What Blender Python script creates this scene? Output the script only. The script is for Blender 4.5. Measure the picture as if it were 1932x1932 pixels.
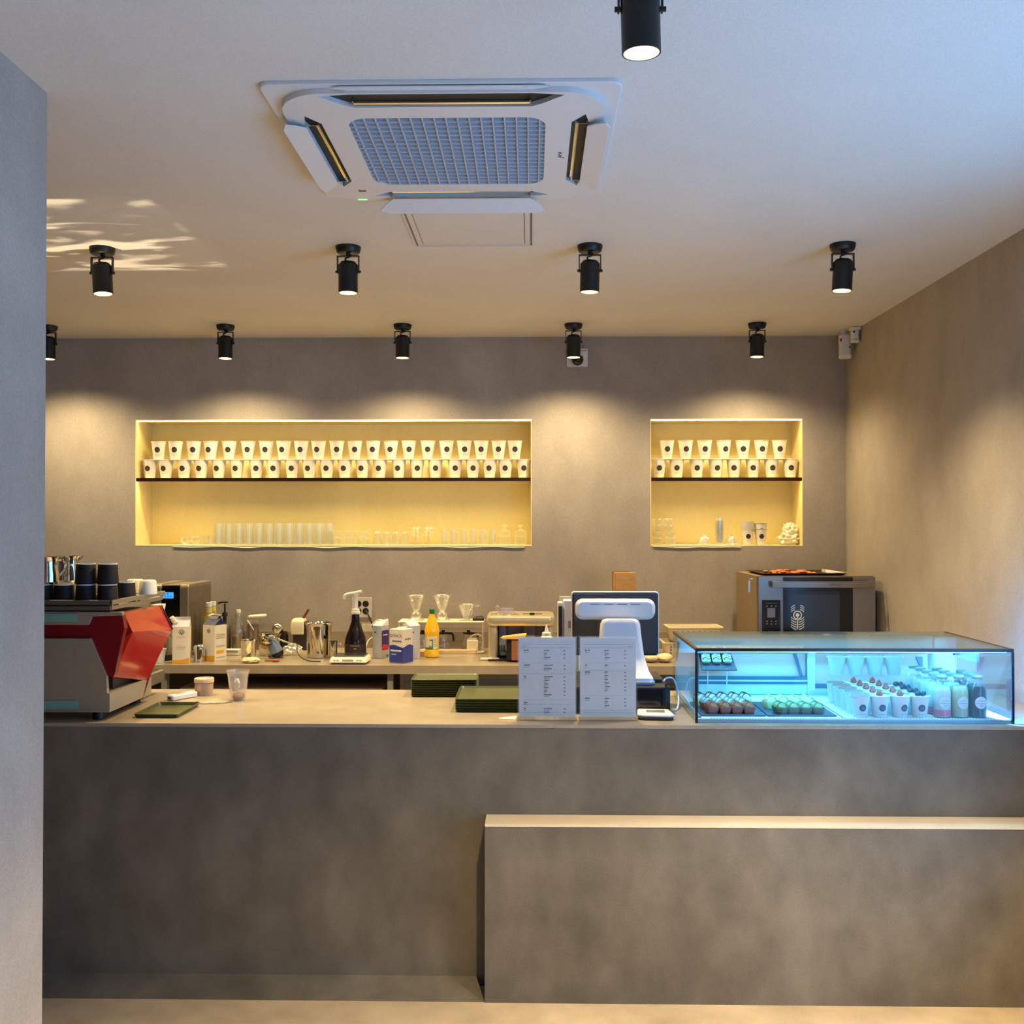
import bpy, bmesh, math, random
from math import pi, sin, cos, radians, atan, sqrt
from mathutils import Vector, Matrix, noise
for _o in list(bpy.data.objects): bpy.data.objects.remove(_o)
SC = bpy.context.scene
COL = SC.collection
random.seed(4)
# ---------------------------------------------------------------- camera, world, large lights, exposure
F = 1932.0
YAW, PITCH = atan(37/F), atan(24/F)
CAMZ = 1.6
cd = bpy.data.cameras.new('camera'); cam = bpy.data.objects.new('camera', cd); COL.objects.link(cam)
cd.sensor_width = 36; cd.lens = 36; cd.clip_start = 0.02
cam.location = (0, 0, CAMZ); cam.rotation_euler = (pi/2+PITCH, 0, YAW)
SC.camera = cam
SC.view_settings.view_transform = 'Standard'; SC.view_settings.look = 'None'
SC.view_settings.exposure = 0.0; SC.view_settings.gamma = 1; SC.view_settings.use_curve_mapping = False
SC.cycles.max_bounces = 8; SC.cycles.diffuse_bounces = 4; SC.cycles.glossy_bounces = 4
SC.cycles.transparent_max_bounces = 24; SC.cycles.transmission_bounces = 4
SC.cycles.caustics_reflective = False; SC.cycles.caustics_refractive = False
SC.cycles.sample_clamp_indirect = 4
def lin(c):
    return tuple(((v/255)/12.92 if v/255 <= .04045 else ((v/255+.055)/1.055)**2.4) for v in c)
W = bpy.data.worlds.new('world'); SC.world = W; W.use_nodes = True
W.node_tree.nodes['Background'].inputs[0].default_value = (.25, .45, 1, 1)
W.node_tree.nodes['Background'].inputs[1].default_value = 0.35
def area(name, loc, rot, sx, sy, col, e, spread=180):
    l = bpy.data.lights.new(name, 'AREA'); l.shape = 'RECTANGLE'; l.size = sx; l.size_y = sy
    l.color = col; l.energy = e; l.spread = radians(spread)
    o = bpy.data.objects.new(name, l); COL.objects.link(o); o.location = loc; o.rotation_euler = rot
    return o
# daylight through the side window (right wall, beside the viewer) and the shop front behind the viewer
area('daylight_side_window', (1.98, 1.75, 1.2), (0, radians(90+22), 0), 1.9, 2.6, (.16, .50, 1), 88)
area('daylight_shop_front', (.3, -2.4, 1.25), (radians(90+8), 0, 0), 3.0, 2.0, (.80, .86, 1), 12)
WARM = (1, .76, .40)
CASE_W = 3.6; LAMP_W = 140; NEAR_W = 330
NICHE_COL = (1, .75, .24); NICHE_W = 5.4
# ---------------------------------------------------------------- pixel/world helpers (photo frame of 1932 px)
_R = Vector((cos(YAW), sin(YAW), 0))
_Fw = Vector((-sin(YAW)*cos(PITCH), cos(YAW)*cos(PITCH), sin(PITCH)))
_U = _R.cross(_Fw)
def ray(px, py): return _Fw*F + _R*(px-966) - _U*(py-966)
def atY(px, py, Y):
    d = ray(px, py); t = Y/d.y; return Vector((d.x*t, Y, CAMZ+d.z*t))
def onz(px, py, z):
    d = ray(px, py); t = (z-CAMZ)/d.z; return Vector((d.x*t, d.y*t, z))
# ---------------------------------------------------------------- materials
MATS = {}
def mat(name, rgb, rough=.5, metal=0, emit=0, ecol=None, spec=.5, bump=0, bscale=60, coat=0):
    if name in MATS: return MATS[name]
    m = bpy.data.materials.new(name); m.use_nodes = True; nt = m.node_tree; b = nt.nodes['Principled BSDF']
    b.inputs['Base Color'].default_value = (*lin(rgb), 1); b.inputs['Roughness'].default_value = rough
    b.inputs['Metallic'].default_value = metal; b.inputs['Specular IOR Level'].default_value = spec
    b.inputs['Coat Weight'].default_value = coat
    if emit:
        b.inputs['Emission Color'].default_value = (*lin(ecol or rgb), 1); b.inputs['Emission Strength'].default_value = emit
    # faint tonal variation so no surface is perfectly uniform
    tc = nt.nodes.new('ShaderNodeTexCoord'); nz = nt.nodes.new('ShaderNodeTexNoise'); nz.inputs['Scale'].default_value = bscale
    nt.links.new(tc.outputs['Object'], nz.inputs['Vector'])
    mx = nt.nodes.new('ShaderNodeMix'); mx.data_type = 'RGBA'; mx.blend_type = 'MULTIPLY'
    mx.inputs[0].default_value = .12; mx.inputs[6].default_value = (*lin(rgb), 1)
    nt.links.new(nz.outputs['Color'], mx.inputs[7]); nt.links.new(mx.outputs[2], b.inputs['Base Color'])
    if bump:
        bp = nt.nodes.new('ShaderNodeBump'); bp.inputs['Strength'].default_value = bump; bp.inputs['Distance'].default_value = .01
        nt.links.new(nz.outputs['Fac'], bp.inputs['Height']); nt.links.new(bp.outputs['Normal'], b.inputs['Normal'])
    MATS[name] = m; return m
def plaster(name, c1, c2, c3, rough=.7, s=1.2, amt=1.0, bump=.08, spec=.3):
    m = bpy.data.materials.new(name); m.use_nodes = True; nt = m.node_tree; b = nt.nodes['Principled BSDF']; L = nt.links
    tc = nt.nodes.new('ShaderNodeTexCoord'); mp = nt.nodes.new('ShaderNodeMapping'); mp.inputs['Scale'].default_value = (1, 1, .7)
    L.new(tc.outputs['Object'], mp.inputs['Vector'])
    n1 = nt.nodes.new('ShaderNodeTexNoise'); n1.inputs['Scale'].default_value = s; n1.inputs['Detail'].default_value = 5; n1.inputs['Roughness'].default_value = .55
    n1.inputs['Distortion'].default_value = .6
    n2 = nt.nodes.new('ShaderNodeTexNoise'); n2.inputs['Scale'].default_value = s*5; n2.inputs['Detail'].default_value = 4
    n3 = nt.nodes.new('ShaderNodeTexNoise'); n3.inputs['Scale'].default_value = 260; n3.inputs['Detail'].default_value = 2
    for n in (n1, n2, n3): L.new(mp.outputs['Vector'], n.inputs['Vector'])
    r1 = nt.nodes.new('ShaderNodeValToRGB'); e = r1.color_ramp.elements
    e[0].position = .32; e[0].color = (*lin(c1), 1); e[1].position = .68; e[1].color = (*lin(c3), 1)
    q = e.new(.5); q.color = (*lin(c2), 1)
    L.new(n1.outputs['Fac'], r1.inputs['Fac'])
    mx = nt.nodes.new('ShaderNodeMix'); mx.data_type = 'RGBA'; mx.blend_type = 'OVERLAY'; mx.inputs[0].default_value = .35*amt
    L.new(r1.outputs['Color'], mx.inputs[6]); L.new(n2.outputs['Fac'], mx.inputs[7])
    m2 = nt.nodes.new('ShaderNodeMix'); m2.data_type = 'RGBA'; m2.blend_type = 'OVERLAY'; m2.inputs[0].default_value = .25
    L.new(mx.outputs[2], m2.inputs[6]); L.new(n3.outputs['Fac'], m2.inputs[7])
    L.new(m2.outputs[2], b.inputs['Base Color'])
    b.inputs['Roughness'].default_value = rough; b.inputs['Specular IOR Level'].default_value = spec
    bp = nt.nodes.new('ShaderNodeBump'); bp.inputs['Strength'].default_value = bump; bp.inputs['Distance'].default_value = .004
    L.new(n3.outputs['Fac'], bp.inputs['Height']); L.new(bp.outputs['Normal'], b.inputs['Normal'])
    MATS[name] = m; return m
def glassy(name, rgb=(255, 255, 255), refl=.10, alpha=.03, rough=.02, edge=.5, tint=None):
    """thin clear glass: see-through, with reflections that grow at grazing angles"""
    if name in MATS: return MATS[name]
    m = bpy.data.materials.new(name); m.use_nodes = True; nt = m.node_tree; nt.nodes.clear(); L = nt.links
    out = nt.nodes.new('ShaderNodeOutputMaterial')
    tr = nt.nodes.new('ShaderNodeBsdfTransparent'); tr.inputs[0].default_value = (*(lin(tint) if tint else (.97, .98, .98)), 1)
    gl = nt.nodes.new('ShaderNodeBsdfGlossy'); gl.inputs['Roughness'].default_value = rough; gl.inputs[0].default_value = (1, 1, 1, 1)
    df = nt.nodes.new('ShaderNodeBsdfDiffuse'); df.inputs[0].default_value = (*lin(rgb), 1)
    lw = nt.nodes.new('ShaderNodeLayerWeight'); lw.inputs['Blend'].default_value = .35
    ma = nt.nodes.new('ShaderNodeMath'); ma.operation = 'MULTIPLY_ADD'; ma.inputs[1].default_value = edge; ma.inputs[2].default_value = refl
    L.new(lw.outputs['Facing'], ma.inputs[0])
    m1 = nt.nodes.new('ShaderNodeMixShader'); m2 = nt.nodes.new('ShaderNodeMixShader'); m1.inputs[0].default_value = alpha
    L.new(tr.outputs[0], m1.inputs[1]); L.new(df.outputs[0], m1.inputs[2])
    L.new(ma.outputs[0], m2.inputs[0]); L.new(m1.outputs[0], m2.inputs[1]); L.new(gl.outputs[0], m2.inputs[2])
    L.new(m2.outputs[0], out.inputs[0]); MATS[name] = m; return m
# ---------------------------------------------------------------- mesh building
def rrect(x0, x1, y0, y1, r, seg=5):
    r = min(r, (x1-x0)/2-1e-5, (y1-y0)/2-1e-5); p = []
    for cx, cy, a in ((x1-r, y1-r, 0), (x0+r, y1-r, 90), (x0+r, y0+r, 180), (x1-r, y0+r, 270)):
        for i in range(seg+1):
            t = radians(a+90*i/seg); p.append((cx+r*cos(t), cy+r*sin(t)))
    return p
def circ(cx, cy, r, seg=24, ry=None): return [(cx+r*cos(2*pi*i/seg), cy+(ry or r)*sin(2*pi*i/seg)) for i in range(seg)]
def inset(poly, d):
    n = len(poly); out = []; ar = sum(poly[i][0]*poly[(i+1) % n][1]-poly[(i+1) % n][0]*poly[i][1] for i in range(n)); sg = 1 if ar > 0 else -1
    for i in range(n):
        a, b, c = Vector(poly[i-1]), Vector(poly[i]), Vector(poly[(i+1) % n])
        e1 = (b-a); e2 = (c-b)
        if e1.length < 1e-9 or e2.length < 1e-9: out.append(tuple(b)); continue
        n1 = Vector((-e1.y, e1.x)).normalized()*sg; n2 = Vector((-e2.y, e2.x)).normalized()*sg
        m = (n1+n2); m = m/ max(m.length_squared/2, .3); out.append(tuple(b+m*d))
    return out
class MB:
    def __init__(s): s.v = []; s.f = []; s.mi = []; s.M = Matrix.Identity(4); s.cur = 0
    def at(s, x=0, y=0, z=0, rz=0, rx=0, ry=0):
        s.M = Matrix.Translation((x, y, z)) @ Matrix.Rotation(rz, 4, 'Z') @ Matrix.Rotation(ry, 4, 'Y') @ Matrix.Rotation(rx, 4, 'X'); return s
    def face_front(s, x=0, y=0, z=0, rz=0):
        """local xy plane becomes world xz, extrusion (local z) towards -y"""
        s.M = Matrix.Translation((x, y, z)) @ Matrix.Rotation(rz, 4, 'Z') @ Matrix.Rotation(pi/2, 4, 'X'); return s
    def face_side(s, x=0, y=0, z=0):
        """local x -> world y, local y -> world z, extrusion -> world x"""
        s.M = Matrix.Translation((x, y, z)) @ Matrix(((0, 0, 1, 0), (1, 0, 0, 0), (0, 1, 0, 0), (0, 0, 0, 1))); return s
    def mat(s, i): s.cur = i; return s
    def add(s, vs, fs):
        o = len(s.v); s.v += [tuple(s.M @ Vector(p)) for p in vs]; s.f += [tuple(i+o for i in f) for f in fs]; s.mi += [s.cur]*len(fs); return s
    def box(s, x0, x1, y0, y1, z0, z1):
        return s.add([(x, y, z) for z in (z0, z1) for y in (y0, y1) for x in (x0, x1)],
                     [(0, 2, 3, 1), (4, 5, 7, 6), (0, 1, 5, 4), (2, 6, 7, 3), (0, 4, 6, 2), (1, 3, 7, 5)])
    def prism(s, poly, z0, z1, c=0, caps=True, ctop=None):
        n = len(poly); ct = c if ctop is None else ctop; L = []
        if c: L.append((inset(poly, c), z0)); L.append((poly, z0+c))
        else: L.append((poly, z0))
        if ct: L.append((poly, z1-ct)); L.append((inset(poly, ct), z1))
        else: L.append((poly, z1))
        vs = [(p[0], p[1], z) for q, z in L for p in q]; fs = []
        for k in range(len(L)-1):
            for i in range(n):
                j = (i+1) % n; fs.append((k*n+i, k*n+j, (k+1)*n+j, (k+1)*n+i))
        if caps: fs.append(tuple(range(n-1, -1, -1))); fs.append(tuple((len(L)-1)*n+i for i in range(n)))
        return s.add(vs, fs)
    def rbox(s, x0, x1, y0, y1, z0, z1, r=.005, c=.002, seg=4): return s.prism(rrect(x0, x1, y0, y1, r, seg), z0, z1, c)
    def loft(s, loops, caps=True):
        n = len(loops[0]); vs = [p for l in loops for p in l]; fs = []
        for k in range(len(loops)-1):
            for i in range(n):
                j = (i+1) % n; fs.append((k*n+i, k*n+j, (k+1)*n+j, (k+1)*n+i))
        if caps: fs.append(tuple(range(n-1, -1, -1))); fs.append(tuple((len(loops)-1)*n+i for i in range(n)))
        return s.add(vs, fs)
    def lathe(s, prof, cx=0, cy=0, cz=0, seg=24):
        vs = []; fs = []; ids = []
        for r, z in prof:
            if r < 1e-6: ids.append([len(vs)]*seg); vs.append((cx, cy, cz+z))
            else:
                ids.append(list(range(len(vs), len(vs)+seg)))
                vs += [(cx+r*cos(2*pi*i/seg), cy+r*sin(2*pi*i/seg), cz+z) for i in range(seg)]
        for k in range(len(prof)-1):
            for i in range(seg):
                j = (i+1) % seg; q = [ids[k][i], ids[k][j], ids[k+1][j], ids[k+1][i]]
                q2 = [];
                for x in q:
                    if x not in q2: q2.append(x)
                if len(q2) > 2: fs.append(tuple(q2))
        return s.add(vs, fs)
    def cyl(s, p0, p1, r0, r1=None, seg=12, caps=True):
        r1 = r0 if r1 is None else r1; p0, p1 = Vector(p0), Vector(p1); d = (p1-p0).normalized()
        a = d.orthogonal().normalized(); b = d.cross(a)
        L = [[tuple(p+(a*cos(2*pi*i/seg)+b*sin(2*pi*i/seg))*r) for i in range(seg)] for p, r in ((p0, r0), (p1, r1))]
        return s.loft(L, caps)
    def tube(s, pts, r, seg=8, sub=6, closed=False):
        P = [Vector(p) for p in pts]
        if sub > 1 and len(P) > 2:
            Q = []; n = len(P)
            rng = range(n if closed else n-1)
            for i in rng:
                g = (lambda k: P[k % n]) if closed else (lambda k: P[max(0, min(n-1, k))])
                a, b, c, d = g(i-1), g(i), g(i+1), g(i+2)
                for k in range(sub):
                    t = k/sub; Q.append(.5*((2*b)+(c-a)*t+(2*a-5*b+4*c-d)*t*t+(3*b-a-3*c+d)*t**3))
            if not closed: Q.append(P[-1])
            P = Q
        N = len(P); L = []; a = None
        for i in range(N):
            d = (P[(i+1) % N]-P[i-1]) if closed else (P[min(i+1, N-1)]-P[max(i-1, 0)])
            d.normalize()
            a = d.orthogonal().normalized() if a is None else (a-d*a.dot(d)).normalized()
            b = d.cross(a); rr = r(i/(N-1)) if callable(r) else r
            L.append([tuple(P[i]+(a*cos(2*pi*k/seg)+b*sin(2*pi*k/seg))*rr) for k in range(seg)])
        if closed: L.append(L[0])
        return s.loft(L, not closed)
    def ball(s, c, r, seg=16, rings=10, amp=0, sc=3, seed=0):
        rx, ry, rz = r if isinstance(r, tuple) else (r, r, r); vs = []; fs = []
        for k in range(rings+1):
            th = pi*k/rings
            for i in range(seg):
                ph = 2*pi*i/seg; u = Vector((sin(th)*cos(ph), sin(th)*sin(ph), -cos(th)))
                g = 1+amp*noise.noise(u*sc+Vector((seed*7.1, seed*3.3, 0))) if amp else 1
                vs.append((c[0]+u.x*rx*g, c[1]+u.y*ry*g, c[2]+u.z*rz*g))
        for k in range(rings):
            for i in range(seg):
                j = (i+1) % seg; fs.append((k*seg+i, k*seg+j, (k+1)*seg+j, (k+1)*seg+i))
        return s.add(vs, fs)
    def plate(s, outer, holes, z0, z1):
        bm = bmesh.new(); es = []; loops = []
        for lp in [outer]+holes:
            vv = [bm.verts.new((p[0], p[1], 0)) for p in lp]; loops.append(len(lp))
            es += [bm.edges.new((vv[i], vv[(i+1) % len(vv)])) for i in range(len(vv))]
        bmesh.ops.triangle_fill(bm, edges=es, use_beauty=True)
        bm.verts.index_update(); n = len(bm.verts)
        vs = [(v.co.x, v.co.y, z) for z in (z0, z1) for v in bm.verts]
        fs = [tuple(v.index for v in f.verts) for f in bm.faces]; fs += [tuple(i+n for i in f[::-1]) for f in fs]
        o = 0
        for k in loops:
            fs += [(o+i, o+(i+1) % k, n+o+(i+1) % k, n+o+i) for i in range(k)]; o += k
        bm.free(); return s.add(vs, fs)
    def patch(s, rf, zc, rad, ang=0, n=8, off=.0006, ax=1):
        """round sticker wrapped on a turned body of radius rf(z); ang measured from -y"""
        vs = [None]; fs = []; rings = 3; seg = 20
        def pt(u, w):
            z = zc+w; R = rf(z)+off; t = ang+u/R; return (R*sin(t), -R*cos(t), z)
        vs[0] = pt(0, 0)
        for k in range(1, rings+1):
            for i in range(seg): vs.append(pt(rad*ax*k/rings*cos(2*pi*i/seg), rad*k/rings*sin(2*pi*i/seg)))
        for i in range(seg): fs.append((0, 1+i, 1+(i+1) % seg))
        for k in range(rings-1):
            for i in range(seg):
                j = (i+1) % seg; fs.append((1+k*seg+i, 1+k*seg+j, 1+(k+1)*seg+j, 1+(k+1)*seg+i))
        return s.add(vs, fs)
    def bent(s, rf, zc, u0, u1, w0, w1, ang=0, off=.0006, n=5, m=2):
        vs = []; fs = []
        for b in range(m+1):
            for a in range(n+1):
                z = zc+w0+(w1-w0)*b/m; R = rf(z)+off; t = ang+(u0+(u1-u0)*a/n)/R; vs.append((R*sin(t), -R*cos(t), z))
        for b in range(m):
            for a in range(n): i = b*(n+1)+a; fs.append((i, i+1, i+n+2, i+n+1))
        return s.add(vs, fs)
    def build(s, name, mats, parent=None, loc=None, smooth=35, rz=0):
        me = bpy.data.meshes.new(name); me.from_pydata(s.v, [], s.f)
        for m in (mats if isinstance(mats, (list, tuple)) else [mats]): me.materials.append(m)
        for p, i in zip(me.polygons, s.mi): p.material_index = i
        bm = bmesh.new(); bm.from_mesh(me); bmesh.ops.remove_doubles(bm, verts=bm.verts, dist=1e-6)
        bmesh.ops.recalc_face_normals(bm, faces=bm.faces); bm.to_mesh(me); bm.free()
        if smooth:
            for p in me.polygons: p.use_smooth = True
            me.set_sharp_from_angle(angle=radians(smooth))
        o = bpy.data.objects.new(name, me); COL.objects.link(o)
        if parent: o.parent = parent
        if loc is not None: o.location = loc
        o.rotation_euler.z = rz
        return o
def tag(o, label, cat, group=None):
    o['label'] = label; o['category'] = cat
    if group: o['group'] = group
    return o
def thing(name, label, cat, loc=(0, 0, 0), rz=0, group=None):
    o = bpy.data.objects.new(name, None); COL.objects.link(o); o.location = loc; o.rotation_euler.z = rz; o.empty_display_size = .05
    return tag(o, label, cat, group)
def struct(o): o['kind'] = 'structure'; return o
def dup(o, loc=None, rz=None, label=None, parent=None, group=None):
    c = o.copy(); COL.objects.link(c)
    if parent: c.parent = parent
    if loc is not None: c.location = loc
    if rz is not None: c.rotation_euler.z = rz
    if label: c['label'] = label
    if group: c['group'] = group
    for ch in list(o.children): dup(ch, parent=c)
    return c
def text(name, body, size, m, parent, loc, rot=(pi/2, 0, 0), ext=.0002):
    cu = bpy.data.curves.new(name, 'FONT'); cu.body = body; cu.size = size; cu.extrude = ext; cu.align_x = 'CENTER'; cu.align_y = 'CENTER'
    f = bpy.data.objects.new(name+'_src', cu); COL.objects.link(f)
    me = bpy.data.meshes.new_from_object(f); bpy.data.objects.remove(f); me.name = name; me.materials.clear(); me.materials.append(m)
    o = bpy.data.objects.new(name, me); COL.objects.link(o); o.parent = parent; o.location = loc; o.rotation_euler = rot; return o
ORD = ['first', 'second', 'third', 'fourth', 'fifth', 'sixth', 'seventh', 'eighth', 'ninth', 'tenth', 'eleventh', 'twelfth', 'thirteenth', 'fourteenth', 'fifteenth',
       'sixteenth', 'seventeenth', 'eighteenth', 'nineteenth', 'twentieth', 'twenty-first', 'twenty-second', 'twenty-third', 'twenty-fourth']
def nth(i, n, what='from the left'):
    """'first from the left' ... counted from whichever end is nearer"""
    if i == 0: return 'leftmost'
    if i == n-1: return 'rightmost'
    return (ORD[i]+' from the left') if i < (n+1)//2 else (ORD[n-1-i]+' from the right')
# palette
M_WALL = plaster('taupe_microcement', (158, 149, 140), (166, 157, 147), (174, 165, 155), amt=.5)
M_COUNTER = plaster('shaded_microcement', (86, 80, 70), (97, 90, 80), (108, 101, 91), rough=.6, s=1.6, amt=1.4)  # same microcement as the walls, its shade put into a darker colour
M_CEIL = plaster('ceiling_paint', (204, 200, 194), (208, 204, 198), (212, 208, 202), rough=.8, s=.7, amt=.15, bump=.04)
M_FLOOR = plaster('floor_microcement', (168, 148, 122), (180, 160, 132), (190, 170, 142), rough=.45, s=1.3)
M_TOP = plaster('worktop_microcement', (140, 127, 110), (147, 134, 117), (154, 142, 125), rough=.3, s=2.5, amt=.5, bump=.02, spec=.5)
M_NICHE = plaster('niche_cream_paint', (218, 202, 150), (224, 208, 158), (228, 214, 166), rough=.6, s=2, amt=.2, bump=.02)
BLACK = mat('matte_black', (20, 20, 22), .45)
BLACKG = mat('gloss_black', (14, 14, 17), .12)
DARK = mat('dark_grey', (52, 52, 56), .5)
WHITE = mat('white_plastic', (232, 230, 226), .35)
WHITEM = mat('white_matte', (228, 226, 222), .6)
CREAM = mat('cream_plastic', (232, 222, 200), .4)
STEEL = mat('brushed_steel', (176, 174, 172), .3, 1)
CHROME = mat('polished_steel', (220, 216, 208), .08, 1)
GREY = mat('grey_plastic', (140, 142, 146), .45)
GLASS = glassy('clear_glass')
# ================================================================ STRUCTURE
CEIL = 2.75; YB = 6.26; XR = 1.91; WT = .34
m = MB(); m.box(-4.2, XR+.3, -2.6, YB+WT, -.12, 0); struct(m.build('floor', M_FLOOR, smooth=0))
m = MB(); m.box(-4.2, XR+.3, -2.6, YB+WT, CEIL, CEIL+.12); struct(m.build('ceiling', M_CEIL, smooth=0))
# back wall with the two recessed niches
NL = (atY(255, 900, YB).x, atY(1003.5, 900, YB).x); NR = (atY(1226.5, 900, YB).x, atY(1515, 900, YB).x)
NZ0 = atY(620, 1030.5, YB).z; NZ1 = atY(620, 791, YB).z; ND = .265
m = MB()
for x0, x1 in ((-4.2, NL[0]), (NL[1], NR[0]), (NR[1], XR+.3)): m.box(x0, x1, YB, YB+WT, 0, CEIL)
for x0, x1 in (NL, NR):
    m.box(x0, x1, YB, YB+WT, 0, NZ0); m.box(x0, x1, YB, YB+WT, NZ1, CEIL); m.box(x0, x1, YB+ND+.006, YB+WT, NZ0, NZ1)
struct(m.build('wall_back', M_WALL, smooth=0))
for n_, (x0, x1) in enumerate((NL, NR)):
    m = MB(); t = .006
    m.box(x0, x1, YB+ND, YB+ND+t, NZ0, NZ1); m.box(x0, x0+t, YB-.001, YB+ND, NZ0, NZ1); m.box(x1-t, x1, YB-.001, YB+ND, NZ0, NZ1)
    m.box(x0+t, x1-t, YB-.001, YB+ND, NZ0, NZ0+t); m.box(x0+t, x1-t, YB-.001, YB+ND, NZ1-t, NZ1)
    struct(m.build('trim_%d' % (n_+1), M_NICHE, smooth=0))
# right wall, with the window opening beside the viewer (outside the photograph)
m = MB()
m.box(XR, XR+.3, 3.15, YB, 0, CEIL); m.box(XR, XR+.3, -2.6, .35, 0, CEIL)
m.box(XR, XR+.3, .35, 3.15, 0, .2); m.box(XR, XR+.3, .35, 3.15, 2.35, CEIL)
struct(m.build('wall_right', M_WALL, smooth=0))
m = MB(); m.box(XR+.12, XR+.17, .35, 3.15, .2, .26); m.box(XR+.12, XR+.17, .35, 3.15, 2.29, 2.35)
for y in (.35, 1.72, 3.1): m.box(XR+.12, XR+.17, y, y+.05, .26, 2.29)
struct(m.build('window_1', BLACK, smooth=0))
m = MB(); m.box(-1.62, -1.29, -2.6, 2.69, 0, CEIL); struct(m.build('wall_left', M_WALL, smooth=0))
m = MB(); m.box(-4.4, -4.2, -2.6, YB, 0, CEIL); m.box(-4.2, -1.62, -2.6, -2.4, 0, CEIL); struct(m.build('wall_far_left', M_WALL, smooth=0))
m = MB(); m.box(-1.29, XR, -2.8, -2.6, 0, .2); m.box(-1.29, XR, -2.8, -2.6, 2.3, CEIL); m.box(-1.29, -1.2, -2.8, -2.6, .2, 2.3); m.box(1.8, XR, -2.8, -2.6, .2, 2.3)
struct(m.build('wall_front', M_WALL, smooth=0))
m = MB()
for x in (-1.2, .28, 1.75): m.box(x, x+.05, -2.72, -2.67, .2, 2.3)
m.box(-1.15, 1.75, -2.72, -2.67, .2, .25); m.box(-1.15, 1.75, -2.72, -2.67, 2.25, 2.3)
struct(m.build('window_2', BLACK, smooth=0))
# ================================================================ SERVICE COUNTER, BENCH, BACK COUNTER
ZC = .905; YC = 3.57; YCB = 4.31; ZB = .85; YBC = 5.45
t = thing('service_counter', 'long microcement service counter with a smooth tan top', 'counter', (0, YC, 0))
m = MB(); m.box(-3.4, XR-.004, 0, YCB-YC, 0, ZC-.012); m.build('counter_body', M_COUNTER, t, smooth=0)
m = MB(); m.box(-3.4, XR-.004, -.002, YCB-YC, ZC-.012, ZC); m.build('worktop', M_TOP, t, smooth=0)
m = MB(); xb = onz(915, 1888, 0).x
m.add([(-3.4, -.12, 0), (-3.4, 0, .034), (-3.4, 0, 0), (xb-.0, -.12, 0), (xb-.035, 0, .034), (xb-.035, 0, 0)], [(0, 1, 2), (3, 5, 4), (0, 3, 4, 1), (1, 4, 5, 2), (0, 2, 5, 3)])
struct(m.build('baseboard_counter', M_COUNTER, loc=(0, YC, 0), smooth=0))
YN = 3.445
t = thing('low_bench', 'low boxy microcement bench ledge built against the right half of the counter', 'bench', (xb, YN, 0))
m = MB(); m.box(0, XR-xb-.004, 0, YC-YN-.003, 0, .588); m.build('bench_body', M_COUNTER, t, smooth=0)
m = MB(); m.box(0, XR-xb-.004, -.002, YC-YN-.003, .588, .594); m.build('bench_ledge', plaster('lit_ledge_microcement', (196, 178, 152), (204, 186, 160), (210, 194, 168), rough=.5, s=2, amt=.4), t, smooth=0)  # ledge colour lightened: the lamp light falling on it is put in

t = thing('back_counter', 'tan back worktop on grey posts along the rear wall', 'counter', (0, YBC, 0))
m = MB(); m.box(-4.1, XR-.004, 0, YB-YBC-.002, ZB-.045, ZB); m.build('worktop', M_TOP, t, smooth=0)
m = MB(); m.box(-4.1, XR, YB-.02, YB, ZB, ZB+.098); struct(m.build('trim_3', M_TOP, smooth=0))
PG = mat('painted_grey_steel', (120, 122, 112), .5)
for px in (312, 737):
    x = atY(px, 1285, YBC+.05).x; m = MB(); m.box(x-.015, x+.015, .03, .07, 0, ZB-.045); m.build('post', PG, t, smooth=0)
m = MB(); m.box(atY(330, 1300, YBC).x, atY(718, 1300, YBC).x, .08, .5, .70, .715); m.build('shelf_board', mat('pale_laminate', (196, 180, 158), .5), t, smooth=0)
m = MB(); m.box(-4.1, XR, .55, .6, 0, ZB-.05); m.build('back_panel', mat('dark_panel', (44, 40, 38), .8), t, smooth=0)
t = thing('undercounter_fridge', 'stainless undercounter fridge behind the green tray stacks', 'fridge', (atY(752, 1290, YBC).x, YBC+.06, 0))
m = MB(); m.box(0, 1.75, 0, .46, .05, .795); m.build('fridge_body', STEEL, t, smooth=0)
m = MB(); m.box(.02, .86, -.02, 0, .1, .76); m.box(.89, 1.73, -.02, 0, .1, .76); m.build('fridge_door', mat('bluish_steel', (150, 158, 168), .28, 1), t, smooth=0)
m = MB(); m.rbox(.25, .7, -.035, -.02, .70, .735, .004); m.build('door_pull', BLACK, t)
m = MB(); m.rbox(1.1, 1.5, -.035, -.02, .70, .735, .004); m.build('door_pull', BLACK, t)
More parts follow.
